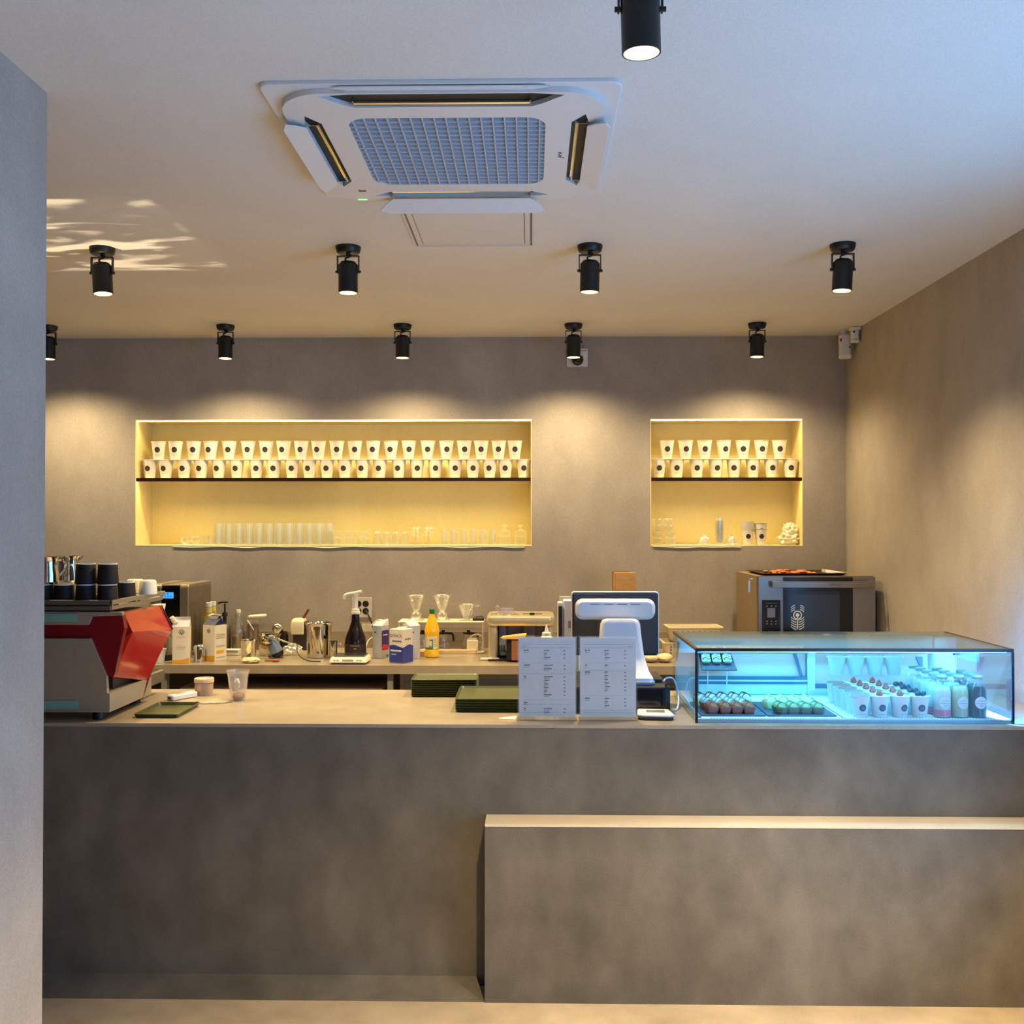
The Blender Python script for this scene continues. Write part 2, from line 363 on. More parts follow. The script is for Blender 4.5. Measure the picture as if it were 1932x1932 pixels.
# niche shelves with their mirror-like dark edge and LED strips
M_LED = mat('warm_led', (255, 240, 200), .5, emit=14, ecol=(255, 222, 150))
SMOKE = mat('mirror_dark_edge', (70, 46, 36), .08, .6)
ZS = atY(620, 901.5, YB).z
for nm, (x0, x1) in (('long', NL), ('short', NR)):
    t = thing('niche_shelf', 'cream shelf with dark mirror front edge across the %s lit wall niche' % nm, 'shelf', (x0+.006, YB, ZS-.022), group='niche shelves')
    w = x1-x0-.012
    m = MB(); m.box(0, w, .006, ND, .006, .022); m.build('shelf_board', M_NICHE, t, smooth=0)
    m = MB(); m.box(0, w, 0, .006, 0, .022); m.build('front_edge', SMOKE, t, smooth=0)
    m = MB(); m.box(0, w, .006, .016, .0005, .0055); m.build('led_strip', M_LED, t, smooth=0)
    t2 = thing('led_strip_light', 'warm LED strip along the top edge of the %s wall niche' % nm, 'light', (x0+.006, YB, NZ1-.012), group='niche top light strips')
    m = MB(); m.box(0, w, .002, .012, 0, .006); m.build('diffuser', M_LED, t2, smooth=0)
    for z, tt in ((NZ1-.016, t2), (ZS-.0235, t)):
        area('niche_led', ((x0+x1)/2, YB+.016, z), (radians(4), 0, 0), w, .012, NICHE_COL, NICHE_W*w/2.4, 122)
# ================================================================ CEILING FITTINGS
# spotlights
M_LENS = mat('lamp_lens', (255, 244, 214), .4, emit=26, ecol=(255, 226, 160))
M_BAF = mat('lamp_baffle', (236, 226, 200), .35, .3)
M_TUBE = mat('lamp_black', (22, 21, 20), .42, .2)
def spot(px, py, Y, label, tilt=(0, 0), w=LAMP_W*1.08, rz=0, X=None, cone=124, blend=1.0):
    c = atY(px, py, Y); X = c.x if X is None else X
    t = thing('ceiling_spotlight', label, 'ceiling light', (X, Y, CEIL), rz, 'black ceiling spotlights')
    m = MB(); m.lathe([(0, 0), (.052, 0), (.052, -.008), (.047, -.024), (.043, -.028), (0, -.028)]); m.build('canopy', M_TUBE, t)
    m = MB(); m.cyl((0, 0, -.026), (0, 0, -.04), .008)
    for sx in (-1, 1): m.box(*sorted((sx*.042, sx*.046)), -.008, .008, -.11, -.038)
    m.box(-.046, .046, -.008, .008, -.042, -.038)
    for sx in (-1, 1): m.cyl((sx*.040, 0, -.104), (sx*.052, 0, -.104), .0055)
    m.build('yoke', M_TUBE, t)
    m = MB(); m.tube([(0, 0, -.028), (.014, -.006, -.04), (-.012, -.006, -.052), (.004, 0, -.066)], .0035, 6); m.build('wire', BLACK, t)
    R = (pi*0+tilt[0], tilt[1])
    def tm(m): m.at(0, 0, -.104, rx=R[0], ry=R[1]); return m
    m = tm(MB()); m.lathe([(0, .044), (.030, .040), (.0385, .030), (.040, .028), (.040, -.088), (.0375, -.088), (.0375, -.05), (0, -.05)]); m.build('housing', M_TUBE, t)
    m = tm(MB()); m.lathe([(.0374, -.088), (.0355, -.088), (.031, -.062), (.0374, -.062)]); m.build('baffle', M_BAF, t)
    m = tm(MB()); m.lathe([(0, -.066), (.032, -.066), (.032, -.063), (0, -.063)]); m.build('lens', M_LENS, t)
    l = bpy.data.lights.new('spot_beam', 'SPOT'); l.energy = w; l.color = WARM; l.spot_size = radians(cone); l.spot_blend = blend; l.shadow_soft_size = .028
    o = bpy.data.objects.new('spot_beam', l); COL.objects.link(o); o.parent = t
    o.location = (Matrix.Rotation(R[1], 4, 'Y') @ Matrix.Rotation(R[0], 4, 'X') @ Vector((0, 0, -.094)))+Vector((0, 0, -.104)); o.rotation_euler = (R[0], R[1], 0)
    return t
r1 = [(193, (-.02, -.06)), (657, (0, 0)), (1113, (.03, .02)), (1590, (.0, .05))]
for i, (px, tl) in enumerate(r1):
    spot(px, 462, 4.21, 'black ceiling spotlight, %s of the larger front row of four' % ('leftmost', 'second from the left', 'third from the left', 'rightmost')[i], tl)
for i, px in enumerate((91, 425.5, 759.5, 1082, 1428.5)):
    spot(px, 613, 5.86, 'black ceiling spotlight, %s of the small row near the back wall' % nth(i, 5), (0, (0, 0, 0, .0, .02)[i]), w=LAMP_W*.46, cone=150)
spot(1208, 0, 2.07, 'large black glowing spotlight at the top edge, nearest the viewer', (.05, -.03), w=NEAR_W, cone=92, blend=.6)
spot(0, 0, 2.07, 'black ceiling spotlight out of frame above the bench', X=1.285, w=NEAR_W, cone=92, blend=.6)

# added upward spot with noise mask, standing in for machine-top reflections on the ceiling
l = bpy.data.lights.new('added_reflection_spot', 'SPOT'); l.energy = 75; l.color = (1, .80, .5); l.spot_size = radians(110); l.spot_blend = .1; l.shadow_soft_size = .004; l.use_nodes = True
nt = l.node_tree; em = nt.nodes['Emission']; tc = nt.nodes.new('ShaderNodeTexCoord'); sp = nt.nodes.new('ShaderNodeSeparateXYZ'); nt.links.new(tc.outputs['Normal'], sp.inputs[0])
def mth(op, a, b=None, c=None):
    n = nt.nodes.new('ShaderNodeMath'); n.operation = op
    for i, v in enumerate((a, b, c)):
        if v is None: continue
        if isinstance(v, (int, float)): n.inputs[i].default_value = v
        else: nt.links.new(v, n.inputs[i])
    return n.outputs[0]
az = mth('ABSOLUTE', sp.outputs['Z']); u = mth('DIVIDE', sp.outputs['X'], az); v = mth('DIVIDE', sp.outputs['Y'], az)
cb = nt.nodes.new('ShaderNodeCombineXYZ'); nt.links.new(u, cb.inputs[0]); nt.links.new(mth('MULTIPLY', v, 2.4), cb.inputs[1])
nz = nt.nodes.new('ShaderNodeTexNoise'); nz.inputs['Scale'].default_value = 2.6; nz.inputs['Detail'].default_value = 1.5; nz.inputs['Distortion'].default_value = 1.2; nt.links.new(cb.outputs[0], nz.inputs['Vector'])
def edge(x, lo, s): 
    n = nt.nodes.new('ShaderNodeMapRange'); n.interpolation_type = 'SMOOTHSTEP'; n.inputs[1].default_value = lo; n.inputs[2].default_value = lo+s; nt.links.new(x, n.inputs[0]); return n.outputs[0]
w1 = mth('MULTIPLY_ADD', nz.outputs['Fac'], .12, u); 
mask = mth('MULTIPLY', mth('MULTIPLY', edge(w1, -.9, .05), edge(mth('MULTIPLY', w1, -1), -.52, .05)), mth('MULTIPLY', edge(v, -.50, .05), edge(mth('MULTIPLY', v, -1), -.42, .05)))
st = edge(nz.outputs['Fac'], .46, .14)
nt.links.new(mth('MULTIPLY', mask, mth('MULTIPLY_ADD', st, 1.0, .04)), em.inputs['Strength'])
o = bpy.data.objects.new('added_reflection_spot', l); COL.objects.link(o); o.location = (-1.86, 4.02, 1.58); o.rotation_euler = (pi, 0, 0)
# air-conditioning cassette
AW = mat('ac_white', (214, 212, 212), .45); ZP = CEIL-.03
t = thing('air_conditioner', 'white four-way ceiling cassette air conditioner with square grille and open flaps', 'air conditioner', (-.238, 3.085, CEIL))
m = MB(); G = .277; S0, S1 = .350, .398
def slot_poly(k):
    S = .434 if k == 2 else S1; e = .03 if k == 2 else 0
    p = [(-.24, S0), (.24, S0), (.270, S0+.02), (.295+e, S-.012), (.24, S), (-.24, S), (-.295-e, S-.012), (-.270, S0+.02)]
    c, s = cos(k*pi/2), sin(k*pi/2); return [(x*c-y*s, x*s+y*c) for x, y in p]
outer = rrect(-.474, .474, -.460, .460, .03); slots = [slot_poly(k) for k in range(4)]
m.plate(outer, [rrect(-.38, .38, -.38, .38, .14, 8)], -.012, -.0005) if 0 else m.prism(outer, -.012, -.0005, .003, ctop=0)
m.build('rim_panel', AW, t)
m = MB(); m.plate(rrect(-.44, .44, -.44, .44, .13, 9), [rrect(-G, G, -G, G, .06, 6)]+slots, -.027, -.0121); m.build('front_panel', AW, t)
m = MB(); m.box(-.42, .42, -.33, .33, -.0145, -.0122); m.box(-.33, .33, -.436, .42, -.0145, -.0122); m.build('backing', mat('ac_dark_inside', (26, 28, 30), .5), t, smooth=0)
m = MB(); n = 17
d = 2*G/n
for i in range(n):
    y = -G+d*i; m.box(-G, G, y+d*.42, y+d, -.0215, -.0205)
m.build('slats', mat('ac_slat', (128, 142, 162), .5), t, smooth=0); m = MB()
for i in range(17):
    x = -G+2*G*(i+.5)/17; m.box(x-.0019, x+.0019, -G, G, -.0268, -.0146)
for i in range(n+1):
    y = -G+d*i; m.box(-G, G, y-.0016, y+.0016, -.0268, -.0216)
m.build('intake_grille', mat('ac_grille', (186, 194, 206), .5), t, smooth=0)
for k in range(4):
    c, s = cos(k*pi/2), sin(k*pi/2)
    m = MB(); m.M = Matrix.Rotation(k*pi/2, 4, 'Z') @ Matrix.Translation((0, (.437 if k == 2 else S1-.004), -.016 if k == 2 else -.034)) @ Matrix.Rotation(radians({0: -34, 2: 2}.get(k, -12)), 4, 'X')
    fd = .35 if k == 2 else 1; m.prism([(x_, y_*fd) for x_, y_ in [(-.235, 0), (.235, 0), (.262, .022), (.285, .05), (.255, .063), (-.255, .063), (-.285, .05), (-.262, .022)]], -.004, 0, .001)
    m.build('flap', AW, t)
    m = MB(); m.M = Matrix.Rotation(k*pi/2, 4, 'Z')
    q = S0+(.008 if k == 2 else .017); m.cyl((-.235, q, -.018), (.235, q, -.018), .007, seg=10)
    for sx in (-.236, .234): m.box(sx, sx+.003, S0+.01, S1, -.030, -.014)
    m.build('air_vane', CHROME, t)
m = MB(); m.box(-.36, -.33, .424, .430, -.028, -.0269); m.build('status_light', mat('green_led', (90, 255, 120), .4, emit=3), t, smooth=0)
m = MB(); m.box(-.342, -.336, .325, .345, -.0280, -.0269); m.box(-.334, -.318, .330, .342, -.0280, -.0269); m.build('small_mark', DARK, t, smooth=0)
LG = mat('mark_grey', (92, 92, 112), .5)
m = MB()
for i, (a, b) in enumerate(((0, .010), (.004, .012), (0, .006), (.003, .012), (0, .011), (.006, .010))):
    m.box(.318+a, .318+b, -.01+i*.0085, -.005+i*.0085, -.0280, -.0269)
m.ball((.334, .035, -.027), (.004, .006, .0006), 8, 4); m.build('maker_mark', LG, t, smooth=0)
# ceiling access hatch
t = thing('access_hatch', 'square flush access hatch in the ceiling behind the air conditioner', 'hatch', (-.235, 3.955, CEIL))
m = MB(); m.plate(rrect(-.245, .245, -.245, .245, .002, 1), [rrect(-.238, .238, -.238, .238, .002, 1)], -.004, -.0005); m.build('outer_trim', M_CEIL, t, smooth=0)
m = MB(); m.box(-.236, .236, -.236, .236, -.001, -.0004); m.build('gap', mat('hatch_gap', (112, 106, 100), .7), t, smooth=0)
m = MB(); m.plate(rrect(-.229, .229, -.229, .229, .002, 1), [rrect(-.209, .209, -.209, .209, .002, 1)], -.004, -.0005); m.build('hatch_frame', M_CEIL, t, smooth=0)
m = MB(); m.box(-.206, .206, -.206, .206, -.004, -.001); m.build('hatch_door', M_CEIL, t, smooth=0)
# dome security camera on the back wall
p = atY(1089, 675, YB)
t = thing('security_camera', 'white dome security camera with black eye high on the back wall', 'security camera', (p.x, YB, p.z))
m = MB(); m.face_front(); m.prism(rrect(-.064, .064, -.056, .056, .006), 0, .012, .002); m.build('mounting_box', WHITE, t)
m = MB(); m.face_front(); m.prism(rrect(-.058, .058, -.004, .05, .01), .012, .045, .006); m.build('camera_body', WHITE, t)
m = MB(); m.face_front(); m.box(-.05, .0581, .034, .037, .03, .0452); m.build('dark_line', DARK, t, smooth=0)
m = MB(); m.ball((0, -.045, -.018), .036, 20, 12); m.build('dome', mat('dome_black', (20, 16, 14), .08), t)
m = MB(); m.at(0, -.045, -.018).cyl((0, 0, .02), (0, 0, .026), .04, seg=24); m.build('dome_ring', WHITE, t)
# motion detector pair in the right-hand corner
p = atY(1598, 626, 6.1)
t = thing('motion_detector', 'white swivel motion detector with red mark in the top right corner', 'detector', (1.86, 6.12, CEIL))
m = MB(); m.cyl((0, 0, 0), (0, 0, -.03), .022, seg=16); m.build('ceiling_mount', WHITE, t)
m = MB(); m.at(0, -.01, -.028, rx=radians(-14), rz=radians(-14)); m.rbox(-.034, .034, -.03, .03, -.13, 0, .014, .006)
m.rbox(-.036, .036, -.040, .012, -.145, -.128, .016, .004); m.build('sensor_head', WHITE, t)
m = MB(); m.at(0, -.01, -.028, rx=radians(-14), rz=radians(-14)); m.box(-.028, -.016, -.0312, -.029, -.048, -.028); m.build('red_mark', mat('red_mark', (190, 50, 40), .5), t, smooth=0)
m = MB(); m.at(0, -.01, -.028, rx=radians(-14), rz=radians(-14)); m.cyl((.026, -.0312, -.085), (.026, -.028, -.085), .005, seg=10); m.build('eye', BLACK, t)
t = thing('corner_sensor', 'smaller white corner sensor on the right wall beside the motion detector', 'detector', (XR-.002, 5.98, CEIL-.002))
m = MB(); m.rbox(-.055, 0, -.03, .03, -.018, 0, .006); m.build('bracket', WHITE, t)
m = MB(); m.rbox(-.05, -.008, -.024, .024, -.075, -.018, .012, .005); m.rbox(-.052, -.006, -.030, .02, -.088, -.075, .012, .003); m.build('sensor_head', WHITE, t)
m = MB(); m.cyl((-.04, -.0255, -.03), (-.04, -.022, -.03), .006, seg=10); m.build('eye', BLACK, t)
# ================================================================ CUPS IN THE NICHES
PAPER = mat('paper_cup_white', (232, 226, 214), .6); LOGO = mat('logo_brown_black', (46, 36, 34), .6); MARK = mat('print_grey', (150, 140, 128), .6)
LOGOL = mat('logo_light_line', (104, 90, 80), .6)
def cup_prof(rt, rb, h, w=.0012):
    return [(0, .004), (rb-.004, .004), (rb-.002, 0), (rb, 0), (rt, h-.004), (rt+.0022, h-.003), (rt+.0026, h), (rt-.001, h), (rt-w, h-.003), (rb-w, .006), (0, .006)]
def logo(parent, rf, zc, rad, dark=LOGO, light=LOGOL, ang=0, line=True, ring=None):
    m = MB()
    if ring: m.patch(rf, zc, rad*1.14, ang, off=.0003)
    if ring: m.build('logo_ring', ring, parent)
    m = MB(); m.patch(rf, zc, rad, ang, off=.0007); lo = m.build('round_logo', dark, parent)
    m = MB(); k = rad
    for u0, u1, w in ((-.6, .6, -.02), (-.35, -.1, .30), (.05, .4, .22), (-.4, -.28, -.45), (-.08, .05, -.45), (.25, .38, -.45)):
        m.bent(rf, zc, u0*k, u1*k, (w-.04)*k, (w+.05)*k if w != -.45 else (w+.22)*k, ang, .0011, 3, 1)
    m.build('logo_lines', light, lo)
    if line:
        m = MB()
        for i in range(5): m.bent(rf, zc-rad*1.85, (-.95+i*.4)*rad, (-.65+i*.4)*rad, -.0009, .0009, ang, .0006, 2, 1)
        m.build('printed_line', MARK, parent)
def make_cup(label, group, rt=.0445, rb=.030, h=.114, lr=.0172, name='paper_cup'):
    t = thing(name, label, 'cup', group=group)
    m = MB(); m.lathe(cup_prof(rt, rb, h), seg=28); m.build('cup_body', PAPER, t)
    rf = lambda z: rb+(rt-rb)*z/h
    logo(t, rf, h*.53, lr); return t
cup0 = None
def cups(pxs, zbase, Y, row, where, lz):
    global cup0
    n = len(pxs)
    for i, px in enumerate(pxs):
        lab = 'paper cup with dark round logo, %s, %s row in %s niche' % (nth(i, n), row, where)
        g = 'cups in the %s row of the %s niche' % (row, where)
        loc = (atY(px, 880, Y).x, Y, zbase); rz = radians(random.uniform(-10, 10))
        if cup0 is None: cup0 = make_cup(lab, g); cup0.location = loc; cup0.rotation_euler.z = rz
        else: dup(cup0, loc, rz, lab, group=g)
YCUP = YB+.075
z1 = ZS+.0005; z2 = z1+.1150
lo_ = [283, 313, 347.5, 379.5, 413, 447, 484, 516.5, 551, 583.5, 617, 650.5, 684, 717, 752.5, 787, 821.5, 858.5, 892, 924, 954, 988]
up_ = [299.5, 331, 365.5, 397.5, 432.5, 468.5, 502.5, 535, 568.5, 601, 635.5, 669.5, 704, 738, 771.5, 807.5, 842.5, 876, 908, 941, 971.5]
cups(lo_, z1, YCUP, 'lower', 'long', 0); cups(up_, z2+.0012, YCUP, 'upper', 'long', 0)
# (thin cards between the rows carry the upper cups)
for x0, x1, w in ((lo_[0]-14, lo_[-1]+12, 'long'), (1229, 1503, 'short')):
    a, b = atY(x0, 865, YCUP).x, atY(x1, 865, YCUP).x
    t = thing('card_strip', 'thin cream card strip carrying the upper cup row in the %s niche' % w, 'card', ((a+b)/2, YCUP, z1+.1141), group='card strips between cup rows')
    m = MB(); m.box(-(b-a)/2, (b-a)/2, -.04, .04, 0, .0015); m.build('card', PAPER, t, smooth=0)
cups([1243, 1277, 1314.5, 1350.5, 1384.5, 1420.5, 1455, 1491], z1, YCUP, 'lower', 'short', 0)
cups([1258, 1293.5, 1329.5, 1365.5, 1401.5, 1436.5, 1470.5], z2+.0012, YCUP, 'upper', 'short', 0)
# ================================================================ GLASSWARE ON THE NICHE FLOORS
ZN = NZ0+.0065
NG = glassy('niche_glass', (244, 236, 200), .03, .10, .05, .42)
def gprof(rt, rb, h, w=.002, base=.006): return [(0, 0), (rb, 0), (rt, h), (rt-w, h), (rb-w, base), (0, base)]
def place(proto, fn, items, grp, cat, name):
    """items: (px, Y, z, label, rz)"""
    for i, (px, Y, z, lab, rz) in enumerate(items):
        loc = (atY(px, 1010, Y).x, Y, z)
        if i == 0: p = fn(name, lab, cat, grp); p.location = loc; p.rotation_euler.z = rz; proto = p
        else: dup(proto, loc, rz, lab, group=grp)
def simple(prof, mt, seg=24, part='glass_body'):
    def f(name, lab, cat, grp):
        o = MB().lathe(prof, seg=seg).build(name, mt); return tag(o, lab, cat, grp)
    return f
it = []
for r in range(2):
    for i in range(12):
        it.append((412+i*19.0+(r*2), YB+.06+r*.075, ZN, 'tall highball glass, %s, %s row in the long niche' % (nth(i, 12), ('front', 'rear')[r]), 0))
place(None, simple(gprof(.0290, .0285, .135), NG), it, 'tall highball glasses in the long niche', 'glass', 'highball_glass')
it = [(px, YB+.07, ZN, 'small clear stacked bowl glass, %s of the low pair beside the highball glasses' % w, 0) for px, w in ((350, 'left'), (368, 'right'))]
def bowls(name, lab, cat, grp):
    o = MB().lathe([(0, 0), (.018, 0), (.026, .012), (.031, .040), (.029, .040), (.024, .014), (0, .004)]).lathe([(.026, .028), (.033, .052), (.0315, .052), (.024, .03)]).build(name, NG); return tag(o, lab, cat, grp)
place(None, bowls, it, 'small bowl glasses', 'glass', 'bowl_glass')
it = [(px, YB+.07, ZN, 'short clear cup glass, %s of the two touching the highball glasses' % w, 0) for px, w in ((387, 'left'), (400, 'right'))]
place(None, simple(gprof(.0225, .019, .058), NG), it, 'short cup glasses', 'glass', 'cup_glass')
it = []
for i in range(3):
    for k in range(2): it.append((632+i*27, YB+.06, ZN+k*.043, 'short clear tumbler, %s column, %s, right of the tall highball glasses' % (('left', 'middle', 'right')[i], ('bottom', 'top')[k]), 0))
place(None, simple([(0, 0), (.034, 0), (.040, .006), (.040, .036), (.037, .0425), (.034, .0425), (.036, .034), (.036, .010), (0, .008)], NG), it, 'tumblers stacked two high', 'glass', 'tumbler')
it = [(712+i*17.5, YB+.06, ZN, 'upturned clear glass, %s of the four beside the coupe stacks' % nth(i, 4), 0) for i in range(4)]
place(None, simple([(.027, 0), (.025, .074), (.020, .080), (0, .080), (0, .076), (.018, .076), (.025, 0)], NG), it, 'upturned glasses beside the coupes', 'glass', 'upturned_glass')
it = []
for i in range(2):
    for k in range(3): it.append((784+i*24.5, YB+.06, ZN+k*.022, 'clear coupe dish, %s stack, %s' % (('left', 'right')[i], ('lowest', 'middle one', 'topmost')[k]), 0))
place(None, simple([(0, 0), (.03, 0), (.006, .004), (.005, .046), (.030, .054), (.036, .066), (.0345, .066), (.028, .056), (0, .05)], NG), it, 'stacked clear coupe dishes', 'dish', 'coupe_dish')
it = [(838+i*18.3, YB+.06, ZN, 'clear glass mug with handle, %s of the six mugs' % nth(i, 6), radians(-55)) for i in range(6)]
def mug(name, lab, cat, grp):
    t = thing(name, lab, cat, group=grp); MB().lathe(gprof(.0225, .022, .098)).build('mug_body', NG, t)
    MB().tube([(.0215, 0, .08), (.031, 0, .078), (.034, 0, .05), (.030, 0, .022), (.0215, 0, .018)], .003, 8).build('handle', NG, t); return t
place(None, mug, it, 'clear mugs with handles', 'mug', 'glass_mug')
it = [(px, YB+.07, ZN, 'stemmed sundae glass stack with flared top, %s of the two at the niche end' % w, 0) for px, w in ((952, 'left'), (982, 'right'))]
place(None, simple([(0, 0), (.036, 0), (.040, .03), (.042, .05), (.034, .056), (.040, .062), (.036, .085), (.018, .095), (.010, .100), (.012, .110), (.030, .124), (.028, .125), (.008, .112), (0, .10)], NG), it, 'stacked sundae glasses', 'glass', 'sundae_glass')
# white cloth under the glasses, both niches
def cloth(px0, px1, label, d0=.02, seed=1):
    x0, x1 = atY(px0, 1030, YB).x, atY(px1, 1030, YB).x; n = 40; vs = []; fs = []
    for j in range(5):
        for i in range(n+1):
            x = x0+(x1-x0)*i/n; y = YB-.006+j*.055
            z = NZ0+.0062+.0004*noise.noise(Vector((x*9, y*9, seed)))
            if j == 0: z -= .012+.008*noise.noise(Vector((x*6, 0, seed))); y = YB-.008
            vs.append((x-x0, y-YB, z-NZ0))
    for j in range(4):
        for i in range(n): a = j*(n+1)+i; fs.append((a, a+1, a+n+2, a+n+1))
    m = MB(); m.add([(a, b, c) for a, b, c in vs], fs); m.add([(a, b+.0004, c+.0009) for a, b, c in vs], fs)
    o = m.build('drying_cloth', PAPER, loc=(x0, YB, NZ0)); tag(o, label, 'cloth', 'drying cloths in the niches')

cloth(1232, 1398, 'white drying cloth hanging over the edge of the short niche', seed=3)
cloth(326, 990, 'white drying cloth lying under the glasses of the long niche', seed=5)
# short niche
ZN2 = ZN+.0016
it = []
for i in range(2):
    for k in range(4): it.append((1240+i*21+(k//2 == 0)*(1 if i == 0 else 3), YB+.07, ZN2+k*.0405, 'clear tumbler in the short niche, %s column, %s' % (('left', 'right')[i], ('lowest', 'second from the bottom', 'third from the bottom', 'topmost')[k]), 0))
place(None, simple([(0, 0), (.029, 0), (.032, .005), (.033, .036), (.030, .0400), (.028, .0395), (.030, .034), (.029, .01), (0, .008)], NG), it, 'tumblers stacked four high', 'glass', 'tumbler')
PL = glassy('clear_plastic', (255, 250, 235), .16, .22, .1, .55)
def lid(name, lab, cat, grp):
    t = thing(name, lab, cat, group=grp)
    MB().lathe([(.045, 0), (.045, .006), (.040, .010), (.038, .030), (.026, .048), (.010, .054), (.008, .062), (.006, .062), (.008, .05), (.024, .045), (.036, .028), (.038, .009), (.043, .004)]).build('dome', PL, t)
    MB().tube([(-.014, -.02, .018), (-.01, -.022, .036), (.0, -.022, .04), (.01, -.022, .036), (.014, -.02, .018)], .003, 6).build('crumpled_film', PAPER, t); return t
place(None, lid, [(1329, YB+.075, ZN2, 'clear plastic dome lid left of the clear cup stack', .3), (1381, YB+.075, ZN2, 'clear plastic dome lid between the cup stacks', .1)], 'clear dome lids', 'lid', 'dome_lid')
it = [(1357.5, YB+.07, ZN2+.0145*k, 'clear plastic cup, %s in the clear nested stack' % ('lowest' if k == 0 else 'topmost' if k == 6 else ORD[k]+' from the bottom'), 0) for k in range(7)]
place(None, simple([(0, 0), (.020, 0), (.026, .075), (.028, .076), (.028, .079), (.0255, .079), (.0188, .003), (0, .003)], PL), it, 'nested clear plastic cups', 'cup', 'plastic_cup')
for s_, px, n, st, r_ in ((0, 1410, 6, .0075, 'left'), (1, 1435, 2, .030, 'right')):
    for k in range(n):
        w = 'lowest' if k == 0 else ('topmost' if k == n-1 else ORD[k]+' from the bottom')
        c = dup(cup0, (atY(px, 1010, YB+.07).x, YB+.07, ZN+.0005+k*st*1.2), 0, 'white paper cup low in short niche, %s stack, %s' % (r_, w), group='nested paper cups in the short niche'); c.scale = (.88, .88, .88)
m = MB(); m.ball((0, 0, .038), (.062, .05, .040), 32, 20, amp=.42, sc=2.6, seed=2); m.ball((.012, .0, .095), (.042, .034, .040), 28, 18, amp=.5, sc=3.2, seed=5)
o = m.build('plastic_bag', glassy('bag_film', (250, 240, 215), .12, .55, .3, .3), loc=(atY(1487, 1010, YB+.09).x, YB+.09, ZN), smooth=0); tag(o, 'crumpled translucent plastic bag at the right end of the short niche', 'bag')
# ================================================================ ESPRESSO MACHINE (its back faces the viewer)
XM = -1.50; YM = 3.62
STM = mat('machine_steel', (168, 154, 132), .4, .35); STL = mat('machine_steel_light', (196, 190, 178), .3, .9)
RED = mat('machine_red', (168, 30, 26), .22, coat=.4); REDD = mat('machine_dark_red', (120, 20, 28), .3)
t = thing('espresso_machine', 'big red and steel espresso machine seen from behind at the left end of the counter', 'espresso machine', (XM, YM, ZC))
def mp(px, py, Y):   # point on the machine, local
    p = atY(px, py, Y); return (p.x-XM, Y-YM, p.z-ZC)
def zz(py, Y): return atY(900, py, Y).z-ZC
H = zz(1141, YM+.1)   # top
m = MB()
def sidepoly(px, py):  # a photo point on the plane X = XM -> (y, z) local
    d = ray(px, py); k = XM/d.x; return (d.y*k-YM, CAMZ+d.z*k-ZC)
# base tray and chassis
m = MB(); m.box(-.74, 0, 0, .40, .028, .095); m.build('base', STM, t, smooth=0)
m = MB(); m.box(-.72, -.02, .40, .60, .05, .095); m.build('drip_tray', STL, t, smooth=0)
m = MB(); m.box(-.70, -.03, .39, .585, .0951, .099); m.build('tray_grate', CHROME, t, smooth=0)
for x in (-.70, -.05):
    for y in (.03, .36):
        m = MB(); m.cyl((x, y, 0), (x, y, .03), .022, seg=14); m.build('foot', BLACK, t)
m = MB(); m.box(-.72, -.03, .10, .40, .095, .37); m.build('boiler_housing', mat('machine_dark', (40, 34, 34), .5), t, smooth=0)
# rear steel panel with slanted side
def rp(px, py): p = atY(px, py, YM); return (p.x-XM, p.z-ZC)
m = MB(); m.face_front(0, 0, 0)
z0 = .095; xl = -.74
m.prism([(xl, z0), (rp(202, 1275)[0], z0), (rp(200, 1275)[0], rp(200, 1275)[1]), (rp(170, 1205)[0], rp(170, 1205)[1]), (xl, rp(100, 1205)[1])], -.02, 0); m.build('rear_panel', STM, t, smooth=0)
m = MB(); m.face_front(0, .012, 0)
m.prism([(xl, rp(90, 1206)[1]), (rp(171, 1206)[0], rp(171, 1206)[1]), (rp(199, 1276)[0], rp(199, 1276)[1]), (rp(213, 1276)[0], rp(213, 1276)[1]), (rp(229, 1198)[0], rp(229, 1198)[1]), (rp(232, 1186)[0], rp(232, 1186)[1]), (rp(228, 1160)[0], rp(228, 1160)[1]), (xl, rp(228, 1160)[1])], -.03, 0)
m.build('red_back_panel', REDD, t, smooth=0)
m = MB(); m.face_front(0, -.004, 0)
m.prism([(xl, rp(90, 1178)[1]), (rp(166, 1179)[0], rp(166, 1179)[1]), (rp(173, 1163)[0], rp(173, 1163)[1]), (rp(231, 1161)[0], rp(231, 1161)[1]), (rp(231, 1155)[0], rp(231, 1155)[1]), (xl, rp(90, 1153)[1])], -.02, 0)
m.build('upper_steel_band', STM, t, smooth=0)
REFLP = mat('green_reflection_paint', (120, 160, 145), .12, bscale=90)  # green reflections on the steel, put in as coloured plates
m = MB(); m.face_front(0, -.0062, 0); m.prism([(xl+.01, rp(90, 1173)[1]), (rp(146, 1173)[0], rp(146, 1173)[1]), (rp(148, 1158)[0], rp(148, 1158)[1]), (xl+.01, rp(90, 1158)[1])], -.001, .002); m.build('painted_reflection', REFLP, t, smooth=0)
m = MB(); m.face_front(0, -.0012, 0); m.prism([(xl+.01, rp(90, 1338)[1]), (rp(146, 1338)[0], rp(146, 1338)[1]), (rp(146, 1322)[0], rp(146, 1322)[1]), (xl+.01, rp(90, 1322)[1])], -.001, .002); m.build('painted_reflection', REFLP, t, smooth=0)
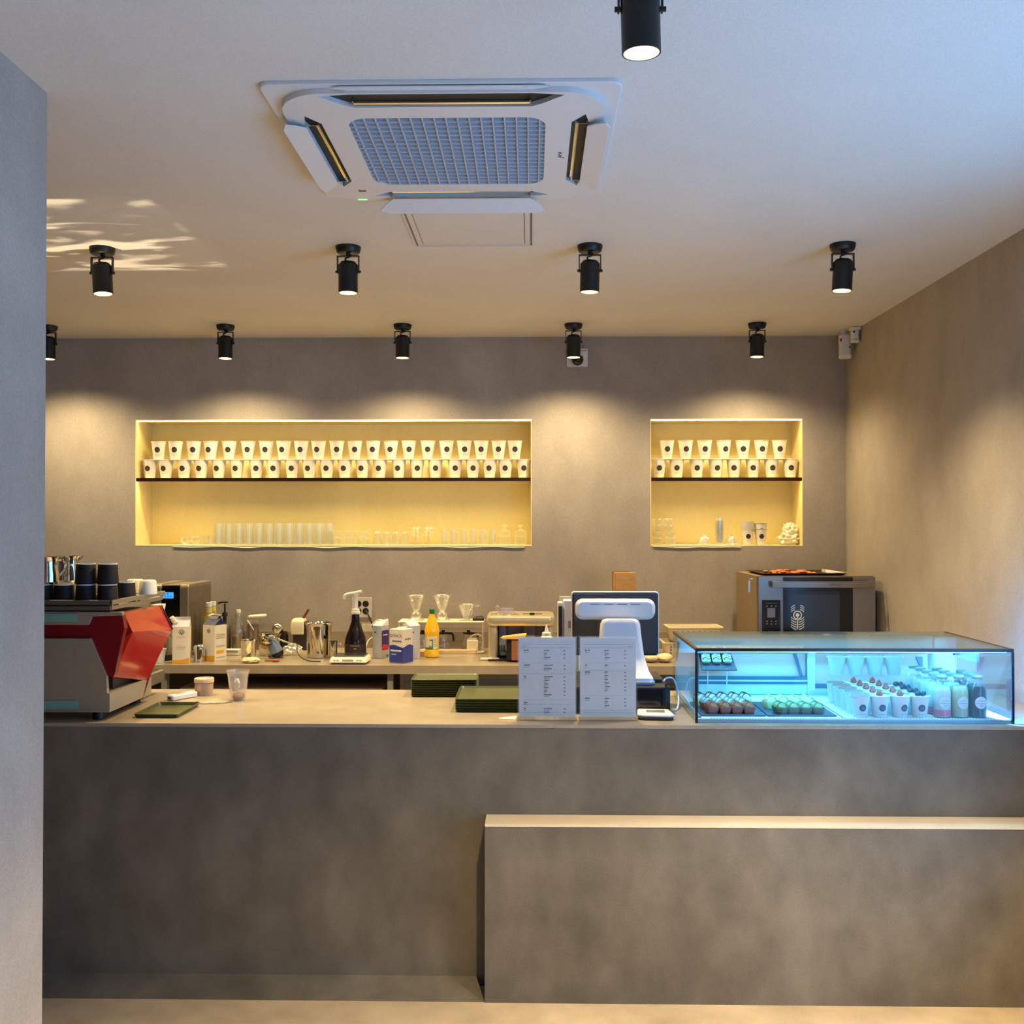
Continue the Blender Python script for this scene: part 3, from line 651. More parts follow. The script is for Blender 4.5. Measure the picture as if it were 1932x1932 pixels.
# red faceted side panel, leaning outward at the crease
pts = [sidepoly(*q) for q in ((233, 1156), (303, 1142), (312, 1187), (278, 1284), (214, 1277), (236, 1192))]
out = [0, .0, .028, .0, .0, .028]
m = MB(); vs = [(o, y, z) for (y, z), o in zip(pts, out)]+[(-.03, y, z) for y, z in pts]
m.add(vs, [(0, 1, 2, 5), (5, 2, 3, 4), (0, 6, 7, 1), (1, 7, 8, 2), (2, 8, 9, 3), (3, 9, 10, 4), (4, 10, 11, 5), (5, 11, 6, 0), (6, 11, 10, 9, 8, 7)]); m.build('side_panel', RED, t, smooth=0)
m = MB(); m.tube([(.002, *pts[2]), (.002, *pts[3]), (-.004, *sidepoly(270, 1318))], .004, 6, 1); m.tube([(.03, *pts[2]), (.004, *pts[1])], .003, 6, 1); m.build('edge_trim', mat('dark_red_trim', (86, 18, 18), .4), t)
# front fascia and cream group cover seen past the side
m = MB(); m.face_side(-.03); m.prism([sidepoly(303, 1142), sidepoly(321, 1139), sidepoly(319, 1150), sidepoly(311, 1184)], -.02, .012); m.build('front_fascia', CREAM, t, smooth=0)
m = MB(); m.face_side(-.05); a = sidepoly(290, 1287); m.prism([sidepoly(283, 1285), sidepoly(306, 1283), sidepoly(304, 1290), sidepoly(294, 1311), sidepoly(276, 1313)], -.12, 0); m.build('tray_corner', CREAM, t, smooth=0)
# top cup rail
yr0, yr1 = .02, .52
m = MB(); m.box(-.74, 0, .0, yr1, H-.014, H); m.build('top_plate', STL, t, smooth=0)
for z in (zz(1136, YM+.02),):
    m = MB(); m.box(-.74, .004, -.004, .008, z-.010, z+.006); m.box(.0, .010, -.004, yr1, z-.010, z+.006); m.build('cup_rail', STL, t, smooth=0)
m = MB(); m.box(-.74, 0, .006, .014, H-.02, H-.002+.012); m.build('rear_slot', mat('machine_dark_band', (46, 26, 26), .5), t, smooth=0)  # dark strip between the cup rail and the steel band
for y in (.0, .26, .5):
    m = MB(); m.box(-.003, .007, y, y+.012, H, zz(1134, YM)+.0); m.build('rail_post', STL, t, smooth=0)
HT = ZC+H
# cups and pitchers standing on the machine
BC = mat('black_cup', (36, 28, 26), .6, spec=.25); CW = mat('cup_rim_white', (238, 230, 214), .5)
def bcup(name, lab, cat, grp):
    t = thing(name, lab, cat, group=grp)
    MB().lathe([(.0365, 0), (.0385, .002), (.034, .068), (.031, .073), (0, .073)], seg=26).build('cup_body', BC, t)
    MB().lathe([(.0335, .0701), (.0335, .0742), (.0305, .0742), (.0305, .0731)], seg=26).build('white_foot_ring', CW, t); return t
def put(fn, lst, grp, cat, name):
    p = None
    for loc, lab, rz in lst:
        if p is None: p = fn(name, lab, cat, grp); p.location = loc; p.rotation_euler.z = rz
        else: dup(p, loc, rz, lab, group=grp)
    return p
yc = YM+.085
lst = []
low = [82, 119, 161, 203]
for i, px in enumerate((45, 82, 121, 162, 203)):
    lst.append(((atY(px, 1130, yc).x, yc, HT+.0005), 'upturned black cup, %s in the rear row on the machine' % nth(i, 5), 0))
lst.append(((atY(162, 1090, yc).x, yc, HT+.076), 'upper left of two black cups stacked on the machine row', 0))
lst.append(((atY(203.5, 1090, yc).x, yc, HT+.076), 'upper right of two black cups stacked on the machine row', 0))
lst.append(((atY(237, 1120, yc+.16).x, yc+.16, HT+.0005), 'single black cup behind the black row, nearest the white cups', 0))
put(bcup, lst, 'black cups on the espresso machine', 'cup', 'black_cup')
def wcup(name, lab, cat, grp):
    o = MB().lathe([(.034, 0), (.0355, .002), (.032, .048), (.028, .055), (0, .055)], seg=26).build(name, CREAM); return tag(o, lab, cat, grp)
y2 = yc+.26
put(wcup, [((atY(255, 1120, y2+.05).x, y2+.05, HT+.02), 'upturned white cup half hidden behind the single black cup', 0), ((atY(279, 1120, y2).x, y2, HT+.02), 'upturned white cup at the right end of the machine top', 0)], 'white cups on the espresso machine', 'cup', 'white_cup')
# small riser the white cups stand on
t = thing('cup_rack', 'thin steel cup rack raised on the front part of the espresso machine', 'rack', (XM-.2, y2-.045, HT)); MB().box(-.02, .19, 0, .13, .014, .0195).box(-.02, -.016, 0, .004, 0, .014).box(.186, .19, 0, .004, 0, .014).build('rack_plate', STL, t, smooth=0)
def pitcher(name, lab, cat, grp):
    t = thing(name, lab, cat, group=grp)
    MB().lathe([(0, 0), (.036, 0), (.042, .008), (.042, .030), (.036, .066), (.037, .088), (.041, .098), (.0395, .098), (.035, .088), (.034, .066), (.039, .03), (0, .006)], seg=30).build('pitcher_body', CHROME, t)
    MB().loft([[(.034, -.012, .078), (.034, .012, .078), (.036, .010, .086), (.036, -.010, .086)], [(.052, -.004, .097), (.052, .004, .097), (.052, .004, .101), (.052, -.004, .101)]]).build('spout', CHROME, t)
    MB().tube([(-.036, 0, .085), (-.062, 0, .082), (-.066, 0, .05), (-.042, 0, .024)], .004, 8).build('handle', CHROME, t); return t
yp = yc+.0
put(pitcher, [((atY(89, 1080, yp).x, yp, HT+.0752), 'left shiny steel milk pitcher on top of the espresso machine', -2.2), ((atY(130, 1080, yp+.11).x, yp+.11, HT+.0752), 'right shiny steel milk pitcher with spout towards the black cups', .3)], 'steel milk pitchers on the machine', 'pitcher', 'milk_pitcher')
# ================================================================ THINGS ON THE SERVICE COUNTER
GT = mat('olive_green_plastic', (62, 70, 34), .35); GTD = mat('dark_green_plastic', (38, 46, 28), .4)
def tray(w, d, h, name, lab, grp=None, mt=None):
    o = MB()
    lip = .006
    L = []
    for ins, z in ((.006, 0), (.0, h), (.0025, h+.0006), (.0075, .0032), (.0075, .0032)):
        L.append([(x, y, z) for x, y in rrect(-w/2+ins, w/2-ins, -d/2+ins, d/2-ins, .012, 4)])
    o.loft(L[:4], caps=False); n = len(L[0])
    o.add(L[0], [tuple(range(n))]); o.add(L[3], [tuple(range(n))])
    o = o.build(name, mt or GT); return tag(o, lab, 'tray', grp)
f = onz(292, 1357, ZC); g = onz(352, 1333, ZC)
o = tray(.163, .255, .014, 'serving_tray', 'single flat green tray lying in front of the espresso machine'); o.location = (-1.352, 3.79, ZC+.0003)
xa = onz(778, 1314, ZC).x; w = .268
n = 8; y = 4.215
p = None
for i in range(n):
    lab = 'dark green tray, %s in the rear left tray stack' % ('bottom' if i == 0 else 'top' if i == n-1 else ORD[i]+' from the bottom')
    loc = (xa-.006+w/2, y, ZC+.0005+i*.0088)
    if p is None: p = tray(w, .175, .0085, 'serving_tray', lab, 'rear left stack of green trays'); p.location = loc
    else: dup(p, loc, random.uniform(-.006, .006), lab)
n = 5; y = 3.80+.155; xa = onz(858, 1343, ZC).x; p = None
for i in range(n):
    lab = 'green tray, %s in the front right tray stack beside the menu' % ('bottom' if i == 0 else 'top' if i == n-1 else ORD[i]+' from the bottom')
    loc = (xa+.15, y, ZC+.0005+i*.0098)
    if p is None: p = tray(.30, .31, .0095, 'serving_tray', lab, 'front right stack of green trays'); p.location = loc
    else: dup(p, loc, random.uniform(-.005, .005), lab)
# white handheld device
p = onz(344, 1318, ZC)
t = thing('handheld_device', 'white oblong handheld device with light grey window lying by the pink tub', 'device', (p.x, p.y, ZC), radians(58))
MB().rbox(-.062, .062, -.02, .02, .0, .022, .008, .004).build('device_body', WHITE, t)
MB().rbox(-.03, .02, -.011, .011, .0221, .0226, .003, 0).build('display', mat('dull_display', (176, 166, 150), .4), t)
MB().box(-.0635, -.062, -.008, .008, .006, .015).build('port', DARK, t, smooth=0)
# lidded tub
p = onz(385, 1311, ZC)
t = thing('lidded_tub', 'small clear tub of reddish brown powder with beige lid on the counter', 'tub', (p.x, p.y, ZC))
TUB = glassy('frosted_tub', (214, 186, 168), .06, .5, .2, .3)
MB().lathe([(0, 0), (.034, 0), (.038, .05), (.0375, .05), (.0335, .001)]).build('tub_body', TUB, t)
MB().prism(circ(0, 0, .033), .0015, .022, .001).build('powder', mat('brown_powder', (132, 74, 62), .9), t)
MB().lathe([(0, .066), (.030, .066), (.030, .069), (.038, .069), (.0395, .066), (.0395, .052), (.038, .052), (0, .053)]).build('lid', mat('beige_lid', (214, 186, 160), .5), t)
# clear takeaway cup
p = onz(449, 1321, ZC)
t = thing('takeaway_cup', 'clear plastic takeaway cup with brown dregs standing on the counter', 'cup', (p.x, p.y, ZC))
CP = glassy('cup_plastic', (240, 226, 204), .03, .16, .12, .4)
MB().lathe([(0, 0), (.0300, 0), (.0300, .004), (.032, .02), (.040, .095), (.0435, .112), (.0455, .114), (.0455, .119), (.043, .119), (.042, .112), (.0385, .095), (.030, .02), (.028, .002)], seg=28).build('cup_body', CP, t)
MB().ball((.002, 0, .0165), (.024, .024, .0150), 18, 10, .25, 4, 3).build('dregs', mat('dregs_brown', (140, 84, 52), .7), t)
MB().ball((-.004, 0, .062), (.012, .01, .022), 16, 12, .4, 3, 7).build('crumpled_napkin', PAPER, t)
MB().bent(lambda z: .0325+.0075*z/.095, .055, -.012, .010, -.015, .02).build('sticker', mat('sticker_pale', (236, 214, 176), .6), t)
# wet crumpled film
p = onz(398, 1326, ZC); m = MB(); m.ball((0, 0, .004), (.075, .05, .0042), 40, 10, .5, 6, 9)
o = m.build('plastic_film', glassy('wet_film', (246, 232, 206), .14, .3, .12, .4), loc=(p.x, p.y+.02, ZC+.0005)); tag(o, 'crumpled clear plastic film lying flat beside the tub and the cup', 'film')
# menu sheets in acrylic stands
ACR = glassy('acrylic', (235, 240, 250), .02, .03, .02, .3); MP = mat('menu_paper', (216, 210, 210), .6); TX = mat('menu_ink', (62, 62, 74), .6); TXL = mat('menu_rule', (146, 148, 162), .6)
def menu(px0, px1, label, blocks, right_head):
    y = 3.655; x0 = atY(px0, 1300, y).x; x1 = atY(px1, 1300, y).x; w = x1-x0; h = .293
    t = thing('menu_stand', label, 'menu stand', ((x0+x1)/2, y, ZC), group=None)
    m = MB(); m.box(-w/2, w/2, .006, .0085, .006, h+.005); m.box(-w/2, w/2, -.0012, .0013, .006, h+.005); m.box(-w/2, w/2, -.014, .060, 0, .003); m.box(-w/2, w/2, -.016, -.0135, 0, .012); m.build('acrylic_holder', ACR, t, smooth=0)
    pw = w/2-.0052
    m = MB(); m.box(-pw, pw, .0022, .0040, .012, h); sh = m.build('menu_sheet', MP, t, smooth=0)
    m = MB(); r = MB(); yy = (.0014, .0022)
    def word(mb, x, z, n, hh, step):
        for i in range(n):
            k = (i*7+int(z*997)) % 3
            mb.box(x+i*step, x+i*step+step*.72, *yy, z, z+hh*(.75 if k == 0 else 1))
            if k != 1: mb.box(x+i*step+step*.2, x+i*step+step*.5, *yy, z-hh*.35, z)
    top = h-.004
    r.box(-pw+.012, pw-.012, *yy, top-.020, top-.0193); r.box(-pw+.008, pw-.008, *yy, top-.0325, top-.032)
    r.box(-pw+.008, pw-.008, *yy, .026, .0266)
    word(r, (pw-.028) if right_head else (-pw+.01), top-.029, 5, .0022, .0034)
    for z0, head, rows in blocks:
        z = top-z0
        word(m, -pw+.017, z, head, .0042, .0046); word(r, -pw+.017, z-.007, head+1, .0026, .0032)
        for i, n in enumerate(rows):
            zr = z-i*.0128
            word(m, -.008-.004, zr, n, .0036, .0040); word(r, -.012, zr-.0058, max(2, n-1), .0024, .0032)
            word(m, .058, zr-.001, 2, .003, .0036)
        zr = z-len(rows)*.0128-.004
        r.box(-pw+.012, pw-.012, *yy, zr, zr+.0003)
    m.build('printed_words', TX, sh, smooth=0); r.build('printed_rules', TXL, sh, smooth=0); return t
menu(976.5, 1089, 'left acrylic menu stand with a white printed sheet on the counter edge', [(.043, 4, (5, 3, 6)), (.096, 5, (8, 7)), (.137, 2, (8, 5, 4, 4, 3, 7)), (.229, 3, ()), (.250, 2, (7, 5))], 0)
menu(1092, 1202.5, 'right acrylic menu stand with a white printed sheet before the till', [(.043, 4, (4, 4, 5)), (.096, 2, (3,)), (.120, 4, (3, 3, 3, 4, 5, 3)), (.213, 4, (4, 3, 4))], 1)
# small folded card in front left of the left menu
p = onz(962, 1357, ZC); o = MB().add([(-.03, 0, .0005), (.03, -.012, .0005), (.034, .012, .010), (-.028, .02, .0006)], [(0, 1, 2, 3)]).add([(-.03, 0, .0015), (.03, -.012, .0015), (.034, .012, .011), (-.028, .02, .0016)], [(0, 1, 2, 3)]).build('paper_slip', CREAM, loc=(p.x-.01, p.y, ZC), smooth=0); tag(o, 'loose cream paper slip beside the foot of the left menu stand', 'paper')
# cash drawer
x1 = atY(1265, 1330, 3.79).x
t = thing('cash_drawer', 'black metal cash drawer under the white till', 'cash drawer', (x1-.20, 3.79, ZC))
m = MB(); m.rbox(-.20, .20, .004, .40, .006, .097, .004); m.build('drawer_case', BLACK, t)
m = MB(); m.rbox(-.195, .195, -.002, .004, .012, .090, .002, .001); m.build('drawer_front', BLACKG, t)
m = MB(); m.cyl((.0, -.002, .06), (.0, -.006, .06), .009, seg=14); m.build('lock', CHROME, t)
for i, x in enumerate((-.18, .18)):
    for yq in (.03, .37): MB().cyl((x, yq, 0), (x, yq, .008), .012).build('foot', BLACK, t)
ZD = ZC+.097
# point of sale terminal, its back to the viewer
ym = 4.02; c = atY(1160.5, 1175, ym)
t = thing('till_screen', 'white and black touchscreen till seen from behind on the cash drawer', 'till', (c.x, ym, ZD))
NAVY = mat('till_navy_black', (20, 24, 38), .12, coat=.3); TW = mat('till_white', (212, 212, 220), .18)
zt = atY(1160, 1116, ym).z-ZD; zb = atY(1160, 1237, ym).z-ZD; hw = .1715
m = MB(); m.face_front(0, .016, 0); m.prism(rrect(-hw, hw, zb, zt, .012), 0, .014, .002); m.build('white_rim', WHITE, t)
m = MB(); m.face_front(0, .002, 0); m.prism(rrect(-hw+.005, hw-.005, zb+.004, zt-.005, .010), 0, .022, .006); m.build('screen_back', NAVY, t)
za = atY(1160, 1169, ym-.04).z-ZD; zq = atY(1160, 1130, ym-.04).z-ZD
m = MB(); m.face_front(0, -.020, 0); m.prism(rrect(-.158, .152, za, zq, .030, 7), 0, .030, .001, ctop=.012); m.build('rear_hump', TW, t)
m = MB()
for i in range(4): m.box(-.10+i*.052, -.062+i*.052, -.0515, -.050, zq-.021, zq-.0195)
m.build('vent_slots', DARK, t, smooth=0)
m = MB()   # neck flares into foot
zf = .0; ztop = atY(1170, 1168, 3.93).z-ZD; L = []
for k, (u, hwid, yy, dy) in enumerate(((0, .116, .0, .11), (.05, .116, .0, .105), (.14, .104, .012, .075), (.4, .088, .03, .045), (.72, .080, .04, .035), (.92, .076, .045, .03), (.975, .070, .046, .03), (1, .058, .048, .028))):
    z = .014+(ztop-.014)*u; L.append([(x, yy+y, z) for x, y in rrect(-hwid, hwid, -dy*.5, dy*.9, .02, 4)])
m.at(.012, -.14, 0).loft(L); m.build('stand_neck', TW, t)
m = MB(); m.at(.012, -.14, 0).prism(rrect(-.122, .122, -.060, .105, .025, 6), 0, .016, .004); m.build('stand_foot', mat('till_foot', (120, 134, 160), .3), t)
m = MB(); m.box(-.02, .02, -.09, .0, .12, .20); m.build('hinge', TW, t, smooth=0)
# white card terminal tower left of the till
p0 = atY(1080, 1250, 4.16)
x0 = atY(1064, 1250, 4.12).x; x1 = atY(1097, 1250, 4.12).x; zt2 = atY(1080, 1135, 4.12).z-ZC
t = thing('printer_tower', 'upright white and light grey receipt printer tower left of the till', 'printer', (x0, 4.205, ZC))
m = MB(); m.rbox(0, x1-x0-.002, .0, .07, 0, zt2, .008, .004); m.build('tower_case', TW, t)
m = MB(); m.rbox(-.022, -.002, .01, .07, 0, zt2-.01, .003, .002); m.build('side_cover', WHITE, t)
m = MB(); m.box(-.020, -.004, .0, .0099, .04, zt2-.026); m.build('dark_strip', BLACK, t, smooth=0)
m = MB(); m.rbox(.022, .052, -.003, 0, .20, .235, .002, 0); m.build('label_plate', mat('plate_grey', (120, 122, 124), .4), t) if 0 else None
m = MB(); m.face_front(0, 0, 0); m.prism(rrect(.020, .056, zt2-.115, zt2-.085, .002), 0, .002); m.build('small_window', mat('window_grey', (124, 128, 132), .3), t)
for dz, rr in ((-.075, .005), (-.092, .0062)):
    m = MB(); m.cyl((.052, 0, zt2+dz), (.052, -.003, zt2+dz), rr, seg=14); m.build('round_button', GREY, t)
# kraft box seen above the till
p0 = atY(1178, 1120, 6.0); ztb = atY(1178, 1081, 5.95).z
t = thing('kraft_bag', 'brown kraft paper bag rising behind the till against the wall', 'paper bag', (p0.x, 6.0, ZB+.001))
hk = ztb-ZB; m = MB(); L = []
for z, wx, wy in ((0, .066, .05), (.2, .066, .05), (hk*.7, .067, .045), (hk-.01, .066, .03), (hk, .064, .028)):
    L.append([(x+.002*noise.noise(Vector((x*30, y*30, z*9))), y, z) for x, y in rrect(-wx, wx, -wy, wy, .004, 2)])
m.loft(L); m.build('bag_body', mat('kraft_paper', (186, 142, 88), .8, bump=.3, bscale=25), t)
m = MB(); m.box(-.070, -.062, -.02, .02, hk-.1, hk+.006); m.box(-.07, .03, .022, .027, hk-.05, hk+.006); m.build('folded_edge', mat('kraft_dark', (160, 112, 60), .8), t, smooth=0)
# card reader
p = onz(1237, 1357, ZC)
t = thing('card_reader', 'small white signature pad with grey display on the counter edge', 'card reader', (p.x, p.y+.03, ZC), radians(-4))
m = MB(); m.prism([(-.062, -.045), (-.04, -.058), (.05, -.058), (.064, -.045), (.058, .055), (-.058, .055)], .002, .010, .001); m.build('dark_base', BLACK, t)
m = MB(); m.prism([(-.064, -.040), (-.04, -.054), (.052, -.056), (.068, -.042), (.054, .056), (-.060, .056)], .0102, .022, .004); m.build('pad_body', mat('pinkish_white', (226, 212, 206), .35), t)
m = MB(); m.box(-.030, .036, -.018, .030, .0221, .0228); m.build('display', mat('grey_display', (130, 132, 132), .2), t, smooth=0)
p = onz(1253, 1346, ZC)
t = thing('stylus', 'thin black stylus standing upright behind the signature pad', 'stylus', (p.x, 3.755, ZC)); MB().cyl((0, 0, 0), (0, 0, .004), .014).build('foot', BLACK, t); MB().cyl((0, 0, .004), (.004, .0, .112), .0026).build('pen', BLACK, t); MB().cyl((.004, 0, .1), (.004, 0, .118), .005).build('cap', BLACK, t)
# cables between till and case
CB = mat('white_cable', (206, 220, 236), .4)
def cable(name, pts, r, mt, lab): o = MB().tube(pts, r, 8, 8).build(name, mt); return tag(o, lab, 'cable')
xe = atY(1248, 1268, 4.1).x
cable('power_cable', [(.50, 3.9, ZD+.004), (.515, 3.93, ZD+.012), (.545, 3.95, ZD+.004), (.56, 3.94, ZD-.05), (.556, 3.90, ZC+.02), (.545, 3.86, ZC+.004), (.53, 3.83, ZC+.004)], .0035, CB, 'white cable looping down between the cash drawer and the glass case')
t = thing('small_black_adapter', 'flat black adapter lying on the cash drawer right of the till', 'adapter', (.455, 3.94, ZD)); MB().rbox(-.04, .04, -.04, .05, 0, .014, .004).build('adapter_body', BLACK, t)
# ================================================================ THINGS ON THE BACK COUNTER
def bc(px, py):
    p = onz(px, py, ZB)
    if p.y > 6.14: p = atY(px, py, 6.14)
    return p.x, p.y, p.y/F
def bt(name, label, cat, px, py, rz=0, group=None):
    x, y, s = bc(px, py); return thing(name, label, cat, (x, y, ZB+.0005), rz, group), s
# water/milk machine
yf, yb = 5.78, 6.2
x1 = atY(355, 1200, yf).x; x0 = atY(283, 1200, yf).x; zt = atY(300, 1102, yf).z-ZB; w = x1-x0
t = thing('hot_water_dispenser', 'tall grey and black drinks machine with a glowing blue screen by the espresso machine', 'drinks machine', (x0, yf, ZB))
CHAM = mat('champagne_grey', (150, 140, 124), .35, .5)
for k, (a, b) in enumerate(((0, .062), (w-.05, w))):
    m = MB(); m.face_side(a, 0, 0); m.prism(rrect(.0, yb-yf, 0, zt, .025, 5), 0, b-a, .004); m.build('side_housing', CHAM, t)
m = MB(); m.box(.06, w-.048, .012, yb-yf-.02, 0, zt-.022); m.build('body', mat('machine_black', (22, 18, 20), .3), t, smooth=0)
m = MB(); m.box(.062, w-.050, .004, .012, 0, zt-.026); m.build('front_panel', BLACKG, t, smooth=0)
sx0 = atY(306.5, 1120, yf).x-x0; sx1 = atY(327, 1120, yf).x-x0
m = MB(); m.box(sx0, sx1, .001, .005, atY(300, 1129, yf).z-ZB, atY(300, 1117.5, yf).z-ZB); sc = m.build('screen', mat('blue_screen', (70, 170, 255), .3, emit=1.0, ecol=(60, 160, 255)), t, smooth=0)
m = MB()
for u in (.25, .5, .75): m.box(sx0+(sx1-sx0)*(u-.05), sx0+(sx1-sx0)*(u+.05), .0002, .001, atY(300, 1126, yf).z-ZB, atY(300, 1124, yf).z-ZB)
m.box(sx0+(sx1-sx0)*.44, sx0+(sx1-sx0)*.56, .0002, .001, atY(300, 1121, yf).z-ZB, atY(300, 1119, yf).z-ZB); m.build('screen_icons', mat('icon_blue', (30, 100, 190), .5), sc, smooth=0)
m = MB(); m.box(.02, w-.02, .02, yb-yf-.02, zt-.012, zt-.008); m.build('top_tray', CHAM, t, smooth=0)
m = MB(); m.box(w+.0002, w+.0012, .02, yb-yf-.02, .02, zt-.02); m.build('side_plate', mat('side_plate', (112, 100, 84), .25, .3), t, smooth=0)
# glass jar with black base
t, s = bt('glass_jar', 'clear jar with a black base between the espresso machine and the milk carton', 'jar', 314, 1245)
m = MB(); m.lathe([(0, 0), (.046, 0), (.046, .030), (0, .030)]); m.build('base', BLACK, t)
m = MB(); m.lathe([(.043, .031), (.044, .13), (.036, .142), (.036, .150), (.034, .150), (.034, .141), (.042, .129), (.041, .031)]); m.build('jar_body', GLASS, t)
m = MB(); m.lathe([(0, .151), (.038, .151), (.038, .165), (0, .165)]); m.build('lid', CHROME, t)
t, s = bt('white_cup', 'white paper cup half hidden behind the red machine side on the back counter', 'cup', 301, 1250); MB().lathe(cup_prof(.033, .024, .075)).build('cup_body', PAPER, t)
# milk cartons
CART = mat('carton_white', (236, 226, 206), .5); ORG = mat('carton_orange', (236, 170, 40), .5); CTX = mat('carton_ink', (96, 84, 84), .6); CTL = mat('carton_ink_light', (176, 160, 140), .6)
def carton(px, py, ytop, wpx, rz, label, cover, band=None, open_=True, deco=None, ridge=0.0):
    t, s = bt('milk_carton', label, 'carton', px, py, rz); w = wpx*s/2; h = (py-ytop)*s
    m = MB(); m.prism(rrect(-w, w, -w, w, .003, 2), 0, h, 0); m.build('carton_body', cover, t)
    g = .036
    top = MB().add([(-w, -w, h), (w, -w, h), (w, w, h), (-w, w, h), (-w, 0, h+g), (w, 0, h+g), (-w, -.002, h+g+.014), (w, -.002, h+g+.014), (-w, .002, h+g+.014), (w, .002, h+g+.014)],
                   [(0, 1, 5, 4), (2, 3, 4, 5), (1, 2, 5), (3, 0, 4), (4, 5, 7, 6), (4, 5, 9, 8), (6, 7, 9, 8)])
    return t, s, w, h, top
t, s, w, h, top = carton(343, 1250, 1181, 31, radians(12), 'white milk carton with orange foot and round emblem, left of the steel shaker', CART)
top.build('gable_top', mat('carton_lilac', (206, 196, 206), .5), t)
MB().cyl((-.03, -.02, h+.02), (-.052, -.028, h+.052), .016, .012, 16).build('spout_cap', CART, t)
def carton_print(t, w, h, wave=True):
    y0, y1 = -w-.0006, -w+.0002
    m = MB(); m.face_front(0, -w, 0); m.add([(-w, 0, .0006), (w, 0, .0006), (w, .030, .0006), (w*.3, .022, .0006), (-w*.4, .018, .0006), (-w, .021, .0006)], [(0, 1, 2, 3, 4, 5)]); m.build('orange_foot', ORG, t, smooth=0)
    m = MB(); m.face_front(.004, -w, h-.030); m.plate(circ(0, 0, .0145, 24), [circ(0, 0, .0118, 24)], .0003, .0008); m.plate(circ(0, 0, .0085, 16), [circ(.0, .002, .0045, 12)], .0003, .0008); m.build('round_emblem', CTX, t, smooth=0)
    m = MB()
    for i in range(6): m.box(-.02+i*.0075, -.0145+i*.0075, y0, y1, h-.058, h-.054)
    for r_ in range(3):
        for i in range(7): m.box(-.024+i*.0068+(r_ % 2)*.002, -.0195+i*.0068+(r_ % 2)*.002, y0, y1, h*.47-r_*.008, h*.47+.0025-r_*.008)
    m.build('printed_words', CTL, t, smooth=0)
    m = MB(); m.box(-w-.0006, -w+.0002, -w*.4, w*.5, h*.30, h*.74); m.build('side_picture', ORG, t, smooth=0)
carton_print(t, w, h)
t, s, w, h, top = carton(405, 1245, 1178, 31, radians(-28), 'white milk carton with torn dark blue top, right of the steel shaker', CART)
top.build('gable_top', mat('carton_navy', (24, 40, 92), .4), t)
MB().loft([[(-.02, -.012, h+.03), (.024, -.004, h+.03), (.022, .012, h+.028), (-.018, .01, h+.028)], [(-.034, -.02, h+.050), (.034, -.006, h+.047), (.03, .02, h+.055), (-.028, .014, h+.060)]], caps=False).build('torn_spout', CREAM, t)
m = MB(); m.face_front(-.0, -w, h-.032); m.plate(circ(0, 0, .012, 20), [circ(0, 0, .0095, 20)], .0003, .0008); m.plate(circ(0, 0, .007, 14), [circ(0, .002, .0035, 10)], .0003, .0008); m.build('round_emblem', CTX, t, smooth=0)
m = MB(); m.face_front(0, -w, 0); m.add([(-w, 0, .0006), (w, 0, .0006), (w, .030, .0006), (-w, .022, .0006)], [(0, 1, 2, 3)]); m.build('orange_foot', ORG, t, smooth=0)
m = MB()
for k, (z0_, z1_, mm) in enumerate(((.62, .80, 0), (.40, .46, 0), (.08, .12, 0))):
    for r_ in range(max(1, int((z1_-z0_)/.05))): m.box(w-.0002, w+.0006, -w*.8, w*.7, h*(z0_+r_*.05), h*(z0_+r_*.05)+.0045)
m.box(w-.0002, w+.0006, -w*.8, w*.7, h*.38, h*.385); m.build('printed_panel', CTL, t, smooth=0)
m = MB(); m.box(w-.0002, w+.0006, -w*.7, w*.5, h*.20, h*.29); m.build('yellow_patch', ORG, t, smooth=0)
# steel shaker with handle
t, s = bt('steel_shaker', 'short polished steel shaker with domed lid between two milk cartons', 'shaker', 376, 1248)
MB().lathe([(0, 0), (.030, 0), (.030, .066), (0, .066)], seg=30).build('shaker_body', CHROME, t)
MB().lathe([(.032, .066), (.032, .080), (.026, .090), (.012, .095), (0, .096)], seg=30).build('domed_lid', CHROME, t)
MB().tube([(-.029, 0, .055), (-.046, 0, .052), (-.048, 0, .03), (-.029, 0, .018)], .003, 8).build('handle', CHROME, t)
# two yellow-green bottles
YG = glassy('yellow_green_bottle', (206, 190, 70), .05, .42, .05, .4, tint=(226, 214, 110))
def bot(prof, seg=24): return MB().lathe(prof, seg=seg)
def yb_(name, lab, cat, grp):
    t = thing(name, lab, cat, group=grp)
    bot([(0, 0), (.034, 0), (.037, .006), (.037, .175), (.030, .215), (.0165, .245), (.0155, .28), (.0135, .28), (.0145, .244), (.028, .214), (.035, .175), (.035, .007), (0, .003)]).build('bottle_body', YG, t)
    bot([(0, .275), (.018, .275), (.018, .300), (0, .300)]).build('white_cap', WHITE, t)
    bot([(.0158, .235), (.0175, .236), (.0175, .272), (.0158, .272)]).build('neck_label', mat('neck_label', (220, 200, 110), .5), t); return t
xa, ya = atY(394, 1222, 5.9).x, 5.9; xb2, yb2 = atY(401.5, 1219, 5.98).x-.012, 5.92
put(yb_, [((xa, ya, ZB), 'left yellow green bottle with white cap behind the torn milk carton', 0), ((xb2+.012, yb2+.06, ZB), 'right yellow green bottle with white cap behind the torn milk carton', 0)], 'two yellow green bottles', 'bottle', 'juice_bottle')
